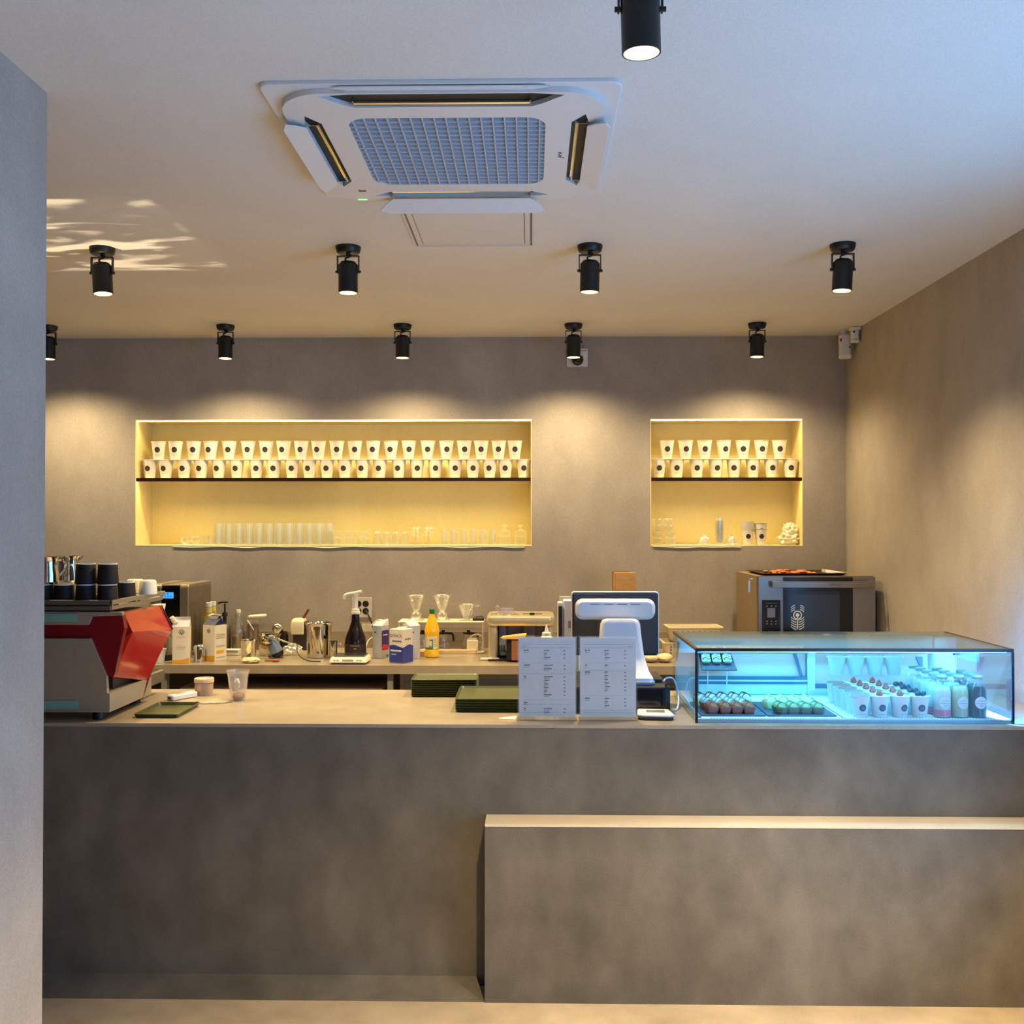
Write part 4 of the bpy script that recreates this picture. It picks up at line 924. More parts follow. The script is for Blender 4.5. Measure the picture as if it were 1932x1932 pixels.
# black pump bottle in steel can
t, s = bt('pump_bottle', 'dark pump bottle with a black pump head behind the torn milk carton', 'bottle', 424, 1222)
bot([(0, 0), (.034, 0), (.036, .006), (.036, .13), (.030, .145), (.012, .155), (0, .155)]).build('bottle_body', mat('dull_metal', (120, 112, 100), .35, .7), t)
MB().cyl((0, 0, .152), (0, 0, .20), .011).cyl((0, 0, .20), (0, 0, .222), .017, .014).cyl((0, 0, .222), (0, 0, .275), .0055).build('pump_stem', BLACK, t)
MB().tube([(-.040, 0, .272), (-.028, 0, .282), (0, 0, .284), (.018, 0, .283)], .0055, 8).build('pump_head', BLACK, t)
# swing-top bottle
t, s = bt('swing_top_bottle', 'clear swing-top bottle half full of cloudy liquid on the back counter', 'bottle', 450, 1220)
PALE = mat('cloudy_liquid', (150, 128, 90), .3)
bot([(0, 0), (.036, 0), (.038, .008), (.038, .11), (.030, .15), (.014, .19), (.0135, .215), (.0115, .215), (.012, .19), (.028, .149), (.036, .11), (.036, .009), (0, .004)]).build('bottle_body', GLASS, t)
bot([(0, .005), (.0345, .005), (.0345, .080), (0, .080)]).build('liquid', PALE, t)
bot([(0, .216), (.012, .216), (.014, .228), (.012, .238), (0, .239)]).build('stopper', WHITE, t)
MB().tube([(-.013, 0, .232), (-.018, 0, .20), (-.013, 0, .178)], .0014, 6).build('wire_clip', CHROME, t); MB().tube([(.013, 0, .232), (.018, 0, .20), (.013, 0, .178)], .0014, 6).build('wire_clip', CHROME, t)
# white box low behind
t, s = bt('white_box', 'low white box lying behind the steel cup on the back counter', 'box', 438, 1236); MB().rbox(-.045, .045, -.02, .03, 0, .034, .003).build('box_body', WHITE, t); MB().box(-.04, .04, -.0206, -.02, .016, .028).build('printed_strip', CTL, t, smooth=0)
# red juice jar
t, s = bt('red_juice_jar', 'glass jar of dark red juice with a cream lid and measuring spoon', 'jar', 477, 1218)
bot([(0, 0), (.038, 0), (.040, .006), (.040, .185), (.038, .185), (.038, .007), (0, .004)]).build('jar_body', GLASS, t)
bot([(0, .005), (.0375, .005), (.0375, .152), (0, .152)]).build('red_juice', mat('red_juice', (104, 24, 12), .25), t)
m = MB(); m.at(0.028, 0, .192, ry=radians(-5)); m.prism(circ(0, 0, .056, 28, .045), 0, .016, .004); m.build('lid', CREAM, t)
m = MB(); m.cyl((-.022, -.044, .18), (.018, -.046, .12), .0035, .0028, 8); m.build('spoon_handle', WHITE, t)
# wide steel cup + towel
t, s = bt('steel_cup', 'open brushed steel measuring cup with a crumpled towel in front', 'cup', 469, 1247)
bot([(0, 0), (.036, 0), (.0375, .003), (.0435, .112), (.0450, .114), (.0435, .116), (.042, .113), (.036, .006), (0, .006)], 32).build('cup_body', CHROME, t)
x, y, s = bc(473, 1251); m = MB(); m.ball((0, 0, .016), (.052, .026, .017), 28, 14, .35, 3.5, 4); o = m.build('crumpled_towel', mat('towel_cream', (236, 216, 176), .8), loc=(x, y, ZB)); tag(o, 'small crumpled cream towel at the front edge of the back counter', 'towel')
# steel canister with round gauge
t, s = bt('steel_canister', 'wide steel canister with a round polished knob and open rim behind the hand brush', 'canister', 506, 1236)
bot([(0, 0), (.050, 0), (.052, .004), (.052, .115), (.055, .118), (.052, .120), (.049, .116), (.049, .006), (0, .006)], 32).build('canister_body', CHROME, t)
MB().ball((-.006, -.056, .072), (.030, .012, .030), 20, 12).build('round_knob', mat('brassy_steel', (196, 160, 90), .12, 1), t)
t, s = bt('ball_topped_jug', 'steel cone jug with a large shiny ball on top', 'jug', 524, 1226)
bot([(0, 0), (.026, 0), (.02, .07), (.013, .105), (0, .105)], 24).build('cone_body', CHROME, t); MB().ball((0, 0, .128), .0345, 24, 16).build('ball_top', CHROME, t)
t, s = bt('dark_bottle', 'narrow dark brown bottle behind the hand brush', 'bottle', 537, 1215); bot([(0, 0), (.022, 0), (.022, .085), (.014, .11), (0, .112)]).build('bottle_body', mat('dark_brown', (34, 20, 18), .3), t)
# hand brush / blue-black tool
t, s = bt('hand_whisk_head', 'blue grey bell shaped electric tool with black tip and loose cord', 'kitchen tool', 523, 1241, radians(20))
m = MB(); m.at(0, 0, .028, ry=radians(-24)); m.lathe([(0, .10), (.018, .10), (.024, .08), (.034, .02), (.036, .005), (0, .005)], seg=8); m.build('bell_body', mat('blue_grey', (112, 134, 160), .4), t)
m = MB(); m.at(0, 0, .028, ry=radians(-24)); m.lathe([(0, .004), (.036, .004), (.034, -.016), (.016, -.026), (0, -.028)], seg=16); m.build('black_tip', BLACK, t)
m = MB(); m.tube([(-.01, -.01, .008), (-.05, -.02, .012), (-.035, -.03, .004), (.0, -.03, .004), (.025, -.02, .006), (.03, .0, .02)], .0032, 8); m.build('cord', BLACK, t)
# wooden spoon and clips
x, y, s = bc(520, 1249); m = MB(); m.ball((0, 0, .008), (.024, .012, .008), 16, 8).cyl((-.02, 0, .008), (-.06, .01, .006), .004); o = m.build('wooden_scoop', mat('red_brown_wood', (150, 70, 34), .45), loc=(x, y, ZB)); tag(o, 'small red brown wooden scoop lying on the back counter', 'scoop')
# crumpled bags and tongs
x, y, s = bc(553, 1236); m = MB(); m.ball((0, 0, .032), (.048, .04, .034), 34, 18, .5, 3, 12); o = m.build('clear_bag', PL, loc=(x, y, ZB), smooth=0); tag(o, 'crumpled clear plastic bag beside the tall steel pot', 'bag')
x, y, s = bc(560, 1215); t = thing('ladle', 'steel ladle resting on the clear bag with its curved handle towards the pot', 'ladle', (x, 5.72, ZB))
MB().tube([(-.07, 0, .10), (-.03, -.01, .118), (.02, -.01, .10), (.065, 0, .085)], .0045, 8).build('handle', CHROME, t); MB().ball((-.075, 0, .085), (.032, .03, .014), 16, 8).build('bowl', mat('grey_steel_dull', (110, 104, 100), .3, .9), t)
cable('black_cable', [(atY(560, 1220, 5.66).x, 5.66, ZB+.09), (atY(563, 1230, 5.6).x, 5.6, ZB+.04), (atY(580, 1238, 5.585).x, 5.585, ZB+.008), (atY(605, 1241, 5.58).x, 5.58, ZB+.004)], .0032, BLACK, 'thin black cord curving in front of the tall steel pot')
# dark canister draped in white
t, s = bt('dark_canister', 'dark canister wrapped in a white cloth bag with a brown wooden handle', 'canister', 568, 1222)
MB().rbox(-.042, .046, -.04, .04, 0, .17, .012).build('canister_body', mat('dark_plum', (46, 32, 36), .4), t)
m = MB(); L = []
for z, k in ((.095, .048), (.13, .049), (.165, .050), (.178, .046), (.186, .036)):
    L.append([(x*1.0+.003*noise.noise(Vector((x*40, y*40, z*30)))-.004, y+.003*noise.noise(Vector((y*40, x*40, z*30))), z+(.006*noise.noise(Vector((x*60, y*60, 3))) if z > .15 else 0)) for x, y in rrect(-k, k*.6, -k, k, .012, 4)])
m.loft(L); m.build('white_cloth', mat('cloth_white', (226, 214, 190), .8), t)
m = MB(); m.at(.0, .01, .17, ry=radians(32)); m.rbox(-.006, .006, -.010, .010, 0, .085, .002); m.build('wooden_handle', mat('dark_wood', (112, 54, 24), .5), t)
MB().ball((.062, .012, .108), (.022, .02, .012), 14, 8, .3, 4, 2).build('red_knot', mat('rust_red', (150, 62, 40), .6), t)
# tall steel pot
t, s = bt('tall_steel_pot', 'tall shiny steel pot with flared rim left of the syrup bottle', 'pot', 601.5, 1240)
bot([(0, 0), (.064, 0), (.067, .004), (.069, .158), (.071, .163), (.071, .178), (.077, .192), (.079, .194), (.077, .196), (.069, .18), (.067, .163), (.065, .008), (0, .006)], 40).build('pot_body', CHROME, t)
t, s = bt('steel_mug', 'small steel and glass mug with handle between the tall pot and the scales', 'mug', 629, 1243, radians(-10))
bot([(0, 0), (.021, 0), (.022, .003), (.0235, .098), (.022, .098), (.020, .004), (0, .004)], 24).build('mug_body', CHROME, t); MB().tube([(.022, 0, .085), (.044, 0, .083), (.046, 0, .05), (.042, 0, .022), (.022, 0, .018)], .0035, 8).build('handle', GLASS, t)
# kitchen scale and syrup bottle
t, s = bt('kitchen_scale', 'white digital kitchen scale with display at the front of the back counter', 'scale', 661.5, 1250)
m = MB(); m.loft([[(x, y, z) for x, y in rrect(-a, a, -b, .075, .014, 4)] for z, a, b in ((.004, .094, .075), (.012, .102, .088), (.030, .098, .080), (.036, .092, .070))]); m.build('scale_body', CREAM, t)
m = MB(); m.rbox(-.085, .085, -.052, .07, .0365, .044, .006, .002); m.build('weighing_plate', mat('plate_blue_steel', (130, 136, 150), .25, 1), t)
m = MB(); m.at(0, -.0845, .0215, rx=radians(-25)); m.box(-.030, .030, -.0012, .0, -.005, .005); m.build('display', mat('lcd_green_grey', (120, 124, 100), .3), t, smooth=0)
for x in (-.072, -.055, .052, .068): MB().at(x, -.0845, .0215, rx=radians(-25)).box(-.006, .006, -.0012, 0, -.003, .003).build('button', GREY, t, smooth=0)
MB().rbox(-.09, .09, -.07, .065, 0, .006, .01).build('dark_base', BLACK, t)
x, y, s = bc(665.5, 1239); y = 5.66; x = atY(665.5, 1200, y).x
SYR = glassy('dark_syrup_glass', (26, 12, 8), .08, .94, .06, .4); SY = mat('dark_syrup', (24, 12, 10), .15)
t = thing('syrup_bottle', 'dark syrup bottle with a white pump standing behind the kitchen scale', 'bottle', (x, y+.09, ZB))
y += .09; hb = atY(665, 1158, y).z-ZB
bot([(0, 0), (.056, 0), (.060, .006), (.060, .085), (.056, .118), (.038, .165), (.024, .205), (.021, hb-.004), (0, hb)], 28).build('bottle_body', SY, t)
bot([(.0603, .03), (.0606, .03), (.0606, .085), (.0603, .085)], 28).build('label_band', mat('label_black', (40, 30, 26), .5), t)
m = MB()
for i in range(9): m.bent(lambda z: .0607, .075, -.026+i*.006, -.0215+i*.006, -.002, .002, .1)
for i in range(4): m.bent(lambda z: .0607, .062, -.006+i*.004, -.003+i*.004, -.006, .0, .1)
m.build('label_words', mat('label_gold', (170, 150, 120), .5), t)
bot([(0, hb), (.026, hb), (.0275, hb+.012), (.022, hb+.014), (.023, hb+.026), (.016, hb+.030), (0, hb+.030)], 20).build('pump_collar', WHITE, t)
MB().cyl((0, 0, hb+.028), (0, 0, hb+.078), .0135, .013).cyl((0, 0, hb+.078), (.002, 0, hb+.112), .012, .016).build('pump_stem', WHITE, t)
MB().tube([(-.064, -.002, hb+.084), (-.061, -.002, hb+.100), (-.048, -.002, hb+.109), (0, -.002, hb+.118), (.034, -.002, hb+.126)], .0088, 10).build('pump_head', WHITE, t)
# wall outlets
SOC = mat('socket_dark', (30, 18, 16), .5)
def outlet(px, py, wpx, hpx, label, holes):
    p = atY(px, py, YB); t = thing('wall_outlet', label, 'outlet', (p.x, YB, p.z), group='wall outlets'); s = YB/F
    MB().face_front().prism(rrect(-wpx*s/2, wpx*s/2, -hpx*s/2, hpx*s/2, .004), 0, .008, .002).build('cover_plate', mat('outlet_plate', (206, 200, 188), .4), t)
    for x, z in holes: MB().face_front().prism(circ(x, z, .0195, 20), .0075, .0092).build('socket', SOC, t)
outlet(683, 1146, 38, 38, 'four-gang wall outlet with round dark sockets right of the syrup pump', [(-.0215, .0225), (.0235, .0225), (-.0215, -.0215), (.0235, -.0215)])
outlet(695, 1187, 24, 20, 'small blank cream wall plate just below the four-gang outlet', [])
outlet(1068, 1140, 26, 30, 'wall outlet plate half hidden behind the receipt printer tower', [])
p = atY(691, 1152, YB); cable('power_cable', [(p.x, YB-.006, p.z), (p.x+.02, YB-.03, p.z-.03), (p.x+.045, YB-.04, p.z-.09), (p.x+.06, YB-.05, p.z-.18), (p.x+.07, YB-.09, ZB+.02)], .0048, BLACK, 'black cord hanging from the four-gang outlet behind the cartons')
cable('white_cable', [(atY(700, 1180, 6.15).x, 6.15, atY(700, 1180, 6.15).z), (atY(715, 1168, 6.15).x, 6.15, atY(700, 1169, 6.15).z), (atY(732, 1178, 6.15).x, 6.15, atY(700, 1178, 6.15).z), (atY(715, 1200, 6.15).x, 6.15, atY(700, 1196, 6.15).z), (atY(697, 1195, 6.15).x, 6.13, ZB+.06), (atY(690, 1210, 6.1).x, 6.1, ZB+.01)], .003, CREAM, 'white coiled cord behind the left blue milk carton')
# blue cartons
BLU = mat('carton_blue', (44, 60, 150), .4); LAV = mat('carton_grey_lilac', (186, 184, 196), .45); PUR = mat('carton_purple', (60, 50, 120), .45); REDC = mat('berry_red', (200, 50, 60), .5)
def bluecarton(px, py, ytop, wpx, rz, label, side):
    t, s, w, h, top = carton(px, py, ytop, wpx, rz, label, LAV)
    g = .022; top = MB().add([(-w, -w, h), (w, -w, h), (w, w, h), (-w, w, h), (-w*.95, w*.2, h+g), (w*.95, w*.9, h+g+.014)], [(0, 1, 5, 4), (2, 3, 4, 5), (1, 2, 5), (3, 0, 4)])
    top.build('slanted_top', WHITE, t); sg = 1 if side > 0 else -1
    m = MB(); m.box(*sorted((sg*(w-.0002), sg*(w+.0008))), -w*.95, w*.95, h*.35, h*.86); m.build('purple_panel', PUR, t, smooth=0)
    m = MB()
    for q in range(7): m.ball((sg*(w+.0006), -w*.7+w*.22*q, h*(.30+.07*(q % 2))), (.002, .009, .009), 10, 6)
    m.build('berry_picture', REDC, t)
    m = MB()
    for q in range(5): m.box(*sorted((sg*(w+.0004), sg*(w+.0012))), -w*.6+q*.008, -w*.6+q*.008+.006, h*.7, h*.7+.006)
    for q in range(8): m.box(-w*.5, w*.3, -w-.0006, -w+.0002, h*.2+q*h*.07, h*.2+q*h*.07+.0015)
    m.build('printed_words', WHITE, t, smooth=0); MB().face_front(-w*.35, -w, h*.8).prism(circ(0, 0, .005, 14), 0, .0008).build('small_emblem', DARK, t, smooth=0)
bluecarton(718, 1241, 1180, 22, radians(-30), 'left lilac and purple milk carton with berries behind the blue carton', 1)
bluecarton(776, 1242, 1180, 24, radians(40), 'right lilac and purple milk carton with berries beside the lemon bottle', -1)
t, s = bt('blue_milk_carton', 'small white and blue milk carton at the front between two lilac cartons', 'carton', 757, 1249, radians(-28)); w, h = .046, .182
MB().prism(rrect(-w, w, -w, w, .004, 3), 0, h, .002).build('carton_body', mat('carton_pale', (216, 208, 202), .5), t)
for nm, M_ in (('front', None),):
    pass
m = MB(); m.at(0, 0, 0)
n = 12; wave = lambda u: h*.50+.006*sin(u*5)
top_ = [(-w+2*w*i/n, -w-.0007, wave(i/n)) for i in range(n+1)]; m.add(top_+[(w, -w-.0007, .002), (-w, -w-.0007, .002)], [tuple(range(n+3))])
sd = [(w+.0007, -w+2*w*i/n, wave(1+i/n)) for i in range(n+1)]; m.add(sd+[(w+.0007, w, .002), (w+.0007, -w, .002)], [tuple(range(n+3))]); m.build('blue_wave', BLU, t, smooth=0)
text('brand_word', 'DÓNCE', .022, mat('ink_grey', (96, 90, 100), .5), t, (-.004, -w-.0006, h*.80))
m = MB()
for q in range(5): m.box(-.026+q*.0125, -.0165+q*.0125, -w-.0008, -w, h*.62, h*.62+.009)
for q in range(4): m.box(w, w+.0008, -.03+q*.014, -.02+q*.014, h*.68, h*.68+.008)
m.build('printed_words', mat('ink_grey', (96, 90, 100), .5), t, smooth=0)
m = MB()
for q in range(8): m.box(-.038+q*.009, -.031+q*.009, -w-.0012, -w-.0005, h*.34, h*.34+.009)
for q in range(4): m.box(-.03+q*.008, -.025+q*.008, -w-.0012, -w-.0005, h*.24, h*.24+.005)
m.build('white_words', WHITE, t, smooth=0)
MB().add([(-.03, -.01, h+.001), (.034, -.02, h+.001), (.03, .02, h+.012), (-.03, .014, h+.006)], [(0, 1, 2, 3)]).build('top_flap', CREAM, t, smooth=0)
t, s = bt('dropper_bottle', 'tiny clear dropper bottle with a green cap beside the blue carton', 'bottle', 731, 1246); MB().cyl((0, 0, 0), (0, 0, .02), .007).build('bottle_body', GLASS, t); MB().cyl((0, 0, .02), (0, 0, .034), .008).build('green_cap', mat('cap_green', (40, 140, 60), .4), t)
# lemon juice bottle
t, s = bt('lemon_juice_bottle', 'bright yellow lemon juice bottle with a green cap', 'bottle', 815, 1240)
LEM = mat('lemon_yellow', (244, 190, 20), .25, coat=.3)
m = MB(); L = []
for z, r in ((0, .034), (.006, .039), (.04, .0395), (.044, .037), (.048, .0395), (.125, .0395), (.135, .041), (.150, .041), (.175, .036), (.205, .026), (.235, .0165), (.245, .0135), (.252, .0135)):
    L.append([((r+(.0016*cos(8*a) if .14 < z < .23 else 0))*cos(a), (r+(.0016*cos(8*a) if .14 < z < .23 else 0))*sin(a), z) for a in [2*pi*i/32 for i in range(32)]])
m.loft(L); m.build('bottle_body', LEM, t)
bot([(0, .246), (.0145, .246), (.0155, .250), (.0150, .271), (0, .272)], 20).build('green_cap', mat('cap_green_dark', (20, 120, 50), .4), t)
m = MB(); rf = lambda z: .0396
m.bent(rf, .085, -.036, .036, -.036, .036, 0, .0006, 12, 1); lb = m.build('label', mat('label_cream', (222, 212, 186), .5), t)
m = MB(); m.bent(rf, .085, -.036, .010, -.036, -.026, 0, .0012, 8, 1); m.bent(rf, .085, .004, .010, -.036, .020, 0, .0012, 2, 1); m.build('green_stripe', mat('label_green', (40, 130, 60), .5), lb)
m = MB()
for q in range(6): m.bent(rf, .085, -.014+q*.0028, -.0125+q*.0028, -.030, -.016, 0, .0016, 1, 1)
for q in range(5): m.bent(rf, .085, .014, .032, -.02+q*.010, -.018+q*.010, 0, .0012, 4, 1)
m.bent(rf, .085, -.010, .006, .012, .018, 0, .0014, 3, 1); m.build('barcode_and_words', CTX, lb)
# dripper rack with servers
xa = atY(752, 1170, 6.02).x; xb3 = atY(913, 1170, 6.02).x; zr = atY(800, 1173, 5.98).z-ZB
t = thing('dripper_rack', 'low white rack with glass drippers standing on its top', 'rack', (xa, 5.98, ZB))
WR = mat('rack_white', (226, 214, 196), .4)
MB().rbox(0, xb3-xa, 0, .20, zr-.006, zr, .006, .002).build('rack_top', WR, t)
for x, y in ((.004, .004), (xb3-xa-.009, .004), (.004, .19), (xb3-xa-.009, .19)): MB().box(x, x+.006, y, y+.006, 0, zr-.006).build('leg', WR, t, smooth=0)
MB().box(.004, xb3-xa-.004, .17, .176, .045, .051).build('rail', WR, t, smooth=0)
DG = glassy('dripper_glass', (244, 232, 224), .05, .05, .04, .5)
ztop = ZB+zr+.0005
def clever(name, lab, cat, grp):
    t = thing(name, lab, cat, group=grp)
    bot([(.014, .055), (.022, .060), (.052, .135), (.060, .146), (.060, .149), (.054, .146), (.049, .137), (.020, .063), (.012, .058)], 28).build('cone', DG, t)
    bot([(.016, .055), (.034, .040), (.030, .022), (.040, .010), (.050, .006), (.050, 0), (.046, 0), (.046, .004), (.026, .018), (.028, .036), (.012, .050)], 28).build('base_ring', DG, t)
    m = MB()
    for a in range(10): m.cyl((.020*cos(a*.628), .020*sin(a*.628), .064), (.047*cos(a*.628), .047*sin(a*.628), .132), .0011, seg=5)
    m.build('ribs', DG, t); return t
put(clever, [((atY(785, 1150, 6.06).x, 6.06, ztop), 'clear ribbed coffee dripper, leftmost on the white rack', 0), ((atY(834, 1150, 6.08).x, 6.08, ztop), 'clear ribbed coffee dripper behind the lemon juice bottle on the rack', 0)], 'large clear drippers', 'dripper', 'coffee_dripper')
t = thing('cone_dripper', 'small clear cone dripper with a loop handle on the white rack', 'dripper', (atY(881, 1150, 6.06).x, 6.06, ztop))
bot([(.018, .004), (.018, .012), (.020, .016), (.052, .088), (.058, .091), (.056, .094), (.050, .090), (.018, .018), (.016, .004)], 28).build('cone', DG, t)
m = MB(); [m.cyl((.021*cos(a*.52), .021*sin(a*.52), .02), (.051*cos(a*.52), .051*sin(a*.52), .086), .0013, seg=5) for a in range(12)]; m.build('ribs', DG, t)
MB().tube([(.046, 0, .082), (.076, 0, .088), (.088, 0, .066), (.070, 0, .042), (.034, 0, .036)], .0034, 8).build('handle', DG, t); MB().prism(circ(0, 0, .05, 24, .04), 0, .004).build('saucer', DG, t)
t = thing('black_filter_lid', 'small flat black lid at the right end of the white rack', 'lid', (atY(904, 1165, 6.02).x-.006, 6.06, ztop)); MB().rbox(-.034, .034, -.025, .025, 0, .015, .008).build('lid_body', BLACK, t); MB().tube([(-.012, 0, .014), (-.01, 0, .024), (.022, 0, .024), (.024, 0, .014)], .002, 6).build('loop', BLACK, t)
def server(px, lab, rz):
    t = thing('glass_server', lab, 'coffee server', (atY(px, 1200, 6.11).x, 6.11, ZB+.0005), rz, 'glass coffee servers')
    bot([(0, 0), (.038, 0), (.044, .012), (.040, .05), (.030, .088), (.032, .098), (.030, .098), (.028, .088), (.038, .05), (.042, .012), (0, .003)], 24).build('glass_body', GLASS, t)
    bot([(0, .098), (.033, .098), (.033, .108), (0, .110)], 20).cyl((0, 0, .108), (0, 0, .120), .010).build('black_lid', BLACK, t)
    MB().tube([(.030, 0, .100), (.052, 0, .100), (.060, 0, .085), (.062, 0, .055)], .0065, 8).build('black_handle', BLACK, t); return t
server(836, 'glass coffee server with black lid under the rack, next to the lemon bottle', 0); server(884, 'glass coffee server with black lid under the rack behind the filter holder', -.4); server(797, 'glass coffee server under the rack between the carton and the lemon bottle', .3)
x, y, s = bc(845, 1234); t = thing('wooden_board', 'long narrow pale board lying under the white rack', 'board', (x, y+.03, ZB)); MB().rbox(-.165, .165, -.02, .02, 0, .022, .003).build('board', mat('pale_cream_wood', (226, 196, 150), .5), t)
x, y, s = bc(797, 1238); t = thing('small_wooden_box', 'small light wooden box between the lilac carton and the lemon bottle', 'box', (x, y, ZB)); MB().rbox(-.018, .012, -.02, .02, 0, .03, .002).build('box_body', mat('tan_wood', (206, 156, 96), .5), t)
# filter holder
t, s = bt('filter_holder', 'cream filter paper holder with round back standing on an oval tray', 'holder', 894, 1232)
MB().prism(rrect(-.064, .064, -.042, .042, .03, 6), 0, .012, .003).build('oval_tray', CREAM, t)
MB().face_front(.014, .034, .062).plate(circ(0, 0, .048, 32), [circ(0, 0, .040, 32)], 0, .007).build('round_back', WR, t)
MB().face_front(.014, .033, .062).prism(circ(0, 0, .0398, 32), 0, .003).build('back_disc', DG, t)
m = MB()
for q in range(8): m.add([(-.040+q*.0045, -.026, .0125), (-.040+q*.0045+.026, -.026, .0125), (-.040+q*.0045+.026, .02, .086), (-.040+q*.0045, .02, .080)], [(0, 1, 2, 3)])
m.at().rbox(-.040, .026, -.022, .018, .0125, .074, .003); m.build('filter_papers', CREAM, t, smooth=0)
# silver grinder housing
yg = 5.66; xa = atY(921, 1200, yg).x; xb4 = atY(1043, 1200, yg).x; zt = atY(980, 1163, yg).z-ZB; w = xb4-xa
SILV = mat('satin_silver', (214, 200, 168), .28, .55)
t = thing('silver_brewer', 'large silver brewing machine with rounded corners and an open front bay', 'coffee machine', (xa, yg, ZB))
m = MB(); m.loft([[(x, y, z) for x, y in rrect(-a, w+a, -a, .34+a, .035, 6)] for z, a in ((zt-.052, .004), (zt-.04, .010), (zt-.016, .012), (zt-.004, .008), (zt, 0))]); m.build('top_hood', SILV, t)
m = MB(); m.rbox(.0, .052, .008, .32, .004, zt-.052, .02, .002, 6); m.build('left_column', SILV, t)
m = MB(); m.rbox(w-.042, w, .008, .32, .004, zt-.052, .02, .002, 6); m.build('right_column', SILV, t)
m = MB(); m.box(.052, w-.042, .18, .30, .0, zt-.052); m.build('inner_back', mat('inner_silver', (170, 160, 150), .4, .5), t, smooth=0)
m = MB(); m.rbox(.056, .10, .06, .16, .02, zt-.056, .01); m.build('grey_side_unit', mat('bluish_grey', (130, 134, 146), .35), t)
m = MB()
for q in range(4): m.box(.060+q*.009, .065+q*.009, .057, .060, .042, .078)
m.build('vent_slots', BLACK, t, smooth=0)
m = MB(); m.rbox(.19, .265, .05, .16, .06, zt-.05, .01); m.build('hanging_hopper', mat('smoky_taupe', (124, 108, 96), .35), t)
m = MB(); m.rbox(.0, w-.04, -.03, .18, 0, .010, .01); m.build('dark_base_tray', BLACK, t)
m = MB(); m.prism(circ(.092, .12, .082, 32, .07), zt-.001, zt+.0025, .0008); m.build('round_tray', mat('tray_bright_silver', (226, 212, 180), .2, .8), t)
m = MB(); m.box(.19, .30, .15, .17, zt, zt+.002); m.build('label_strip', DARK, t, smooth=0)
m = MB(); m.cyl((.243, .09, zt), (.243, .09, zt+.012), .0145, .013, 20); m.build('dial', BLACK, t)
t = thing('clear_scoop', 'clear plastic lid and scoop lying on top of the silver brewing machine', 'lid', (xa+.092, yg+.12, ZB+zt+.003)); PLL = glassy('pinkish_plastic', (240, 214, 226), .12, .22, .05, .6)
MB().prism(circ(0, 0, .055, 28, .045), 0, .006, .001).build('flat_lid', PLL, t); MB().rbox(-.030, .048, -.02, .02, .0062, .034, .004).build('scoop_body', PLL, t); MB().tube([(-.03, 0, .012), (-.042, -.004, .020), (-.052, 0, .034), (-.044, .004, .046), (-.036, 0, .036), (-.036, 0, .020)], .0036, 8).build('loop_handle', PLL, t)
# knock box / kraft block in the brewer bay
x, y, s = bc(975, 1245); t = thing('brown_filter_block', 'stack of brown kraft filters with torn top inside the silver brewer bay', 'filters', (xa+.115, yg-.065, ZB))
MB().box(-.012, .014, -.0, .05, .011, .135).build('black_stand', BLACK, t, smooth=0)
MB().rbox(.015, .085, -.01, .05, .0105, .128, .003).build('kraft_stack', mat('kraft_brown', (150, 94, 56), .8, bump=.4, bscale=80), t)
MB().add([(-.045, -.02, .137), (.095, -.02, .150), (.097, .04, .156), (-.03, .04, .14), (-.03, -.02, .128), (.080, -.02, .128), (.090, .04, .13), (-.02, .04, .13)], [(0, 1, 2, 3), (4, 5, 6, 7), (0, 1, 5, 4), (1, 2, 6, 5), (2, 3, 7, 6), (3, 0, 4, 7)]).build('torn_top', mat('kraft_light', (230, 176, 96), .8), t, smooth=0)
t = thing('squeeze_bottle', 'cream squeeze bottle with pointed tip rising behind the left menu', 'bottle', (atY(1031, 1200, 4.2).x, 4.20, ZC))
hq = atY(1031, 1192, 4.2).z-ZC; bot([(0, 0), (.026, 0), (.028, .004), (.028, hq-.03), (.020, hq-.018), (.018, hq-.016), (.018, hq-.004), (.008, hq), (.0025, hq+.030), (0, hq+.030)], 22).build('bottle_body', CREAM, t)
x, y, s = bc(923, 1246); t = thing('marker_pen', 'cream marker pen lying at the front of the back counter', 'pen', (x, y, ZB), .1); MB().cyl((-.048, 0, .008), (.018, 0, .008), .0078, .0078, 12).build('barrel', CREAM, t); MB().cyl((.021, 0, .008), (.055, 0, .008), .0066, .006, 12).build('cap', CREAM, t); MB().cyl((.018, 0, .008), (.021, 0, .008), .0064).build('grip_ring', DARK, t)
# white baskets right of the till
BK = mat('basket_cream', (226, 212, 182), .5)
def basket(name, lab, cat, grp):
    m = MB(); w, d, h = .15, .10, .075; L = []
    L = [[(x, y, z) for x, y in rrect(-w+i, w-i, -d+i, d-i, .02, 4)] for i, z in ((.02, 0), (.0, h), (-.007, h), (-.007, h+.006), (.004, h+.006), (.004, h), (.022, .003))]
    m.loft(L, caps=False); n = len(L[0]); m.add(L[0], [tuple(range(n))])
    t = thing(name, lab, cat, group=grp); m.build('basket_body', BK, t)
    m = MB()
    for r in range(3):
        for c_ in range(8): m.face_front(0, -d+.014-.0062*r, 0); m.prism(circ(-.112+c_*.032, .020+r*.018, .0055, 10), 0, .0006)
    m.build('round_holes', mat('hole_shadow', (120, 104, 78), .8), t, smooth=0); return t
x = atY(1300, 1200, 5.9).x
put(basket, [((x, 5.93, ZB+.001), 'cream perforated plastic basket, lower of the pair right of the till', 0), ((x+.03, 5.94, ZB+.086), 'cream perforated plastic basket, upper of the pair right of the till', .05)], 'cream perforated baskets', 'basket', 'storage_basket')
xx = atY(1243, 1240, 5.7)
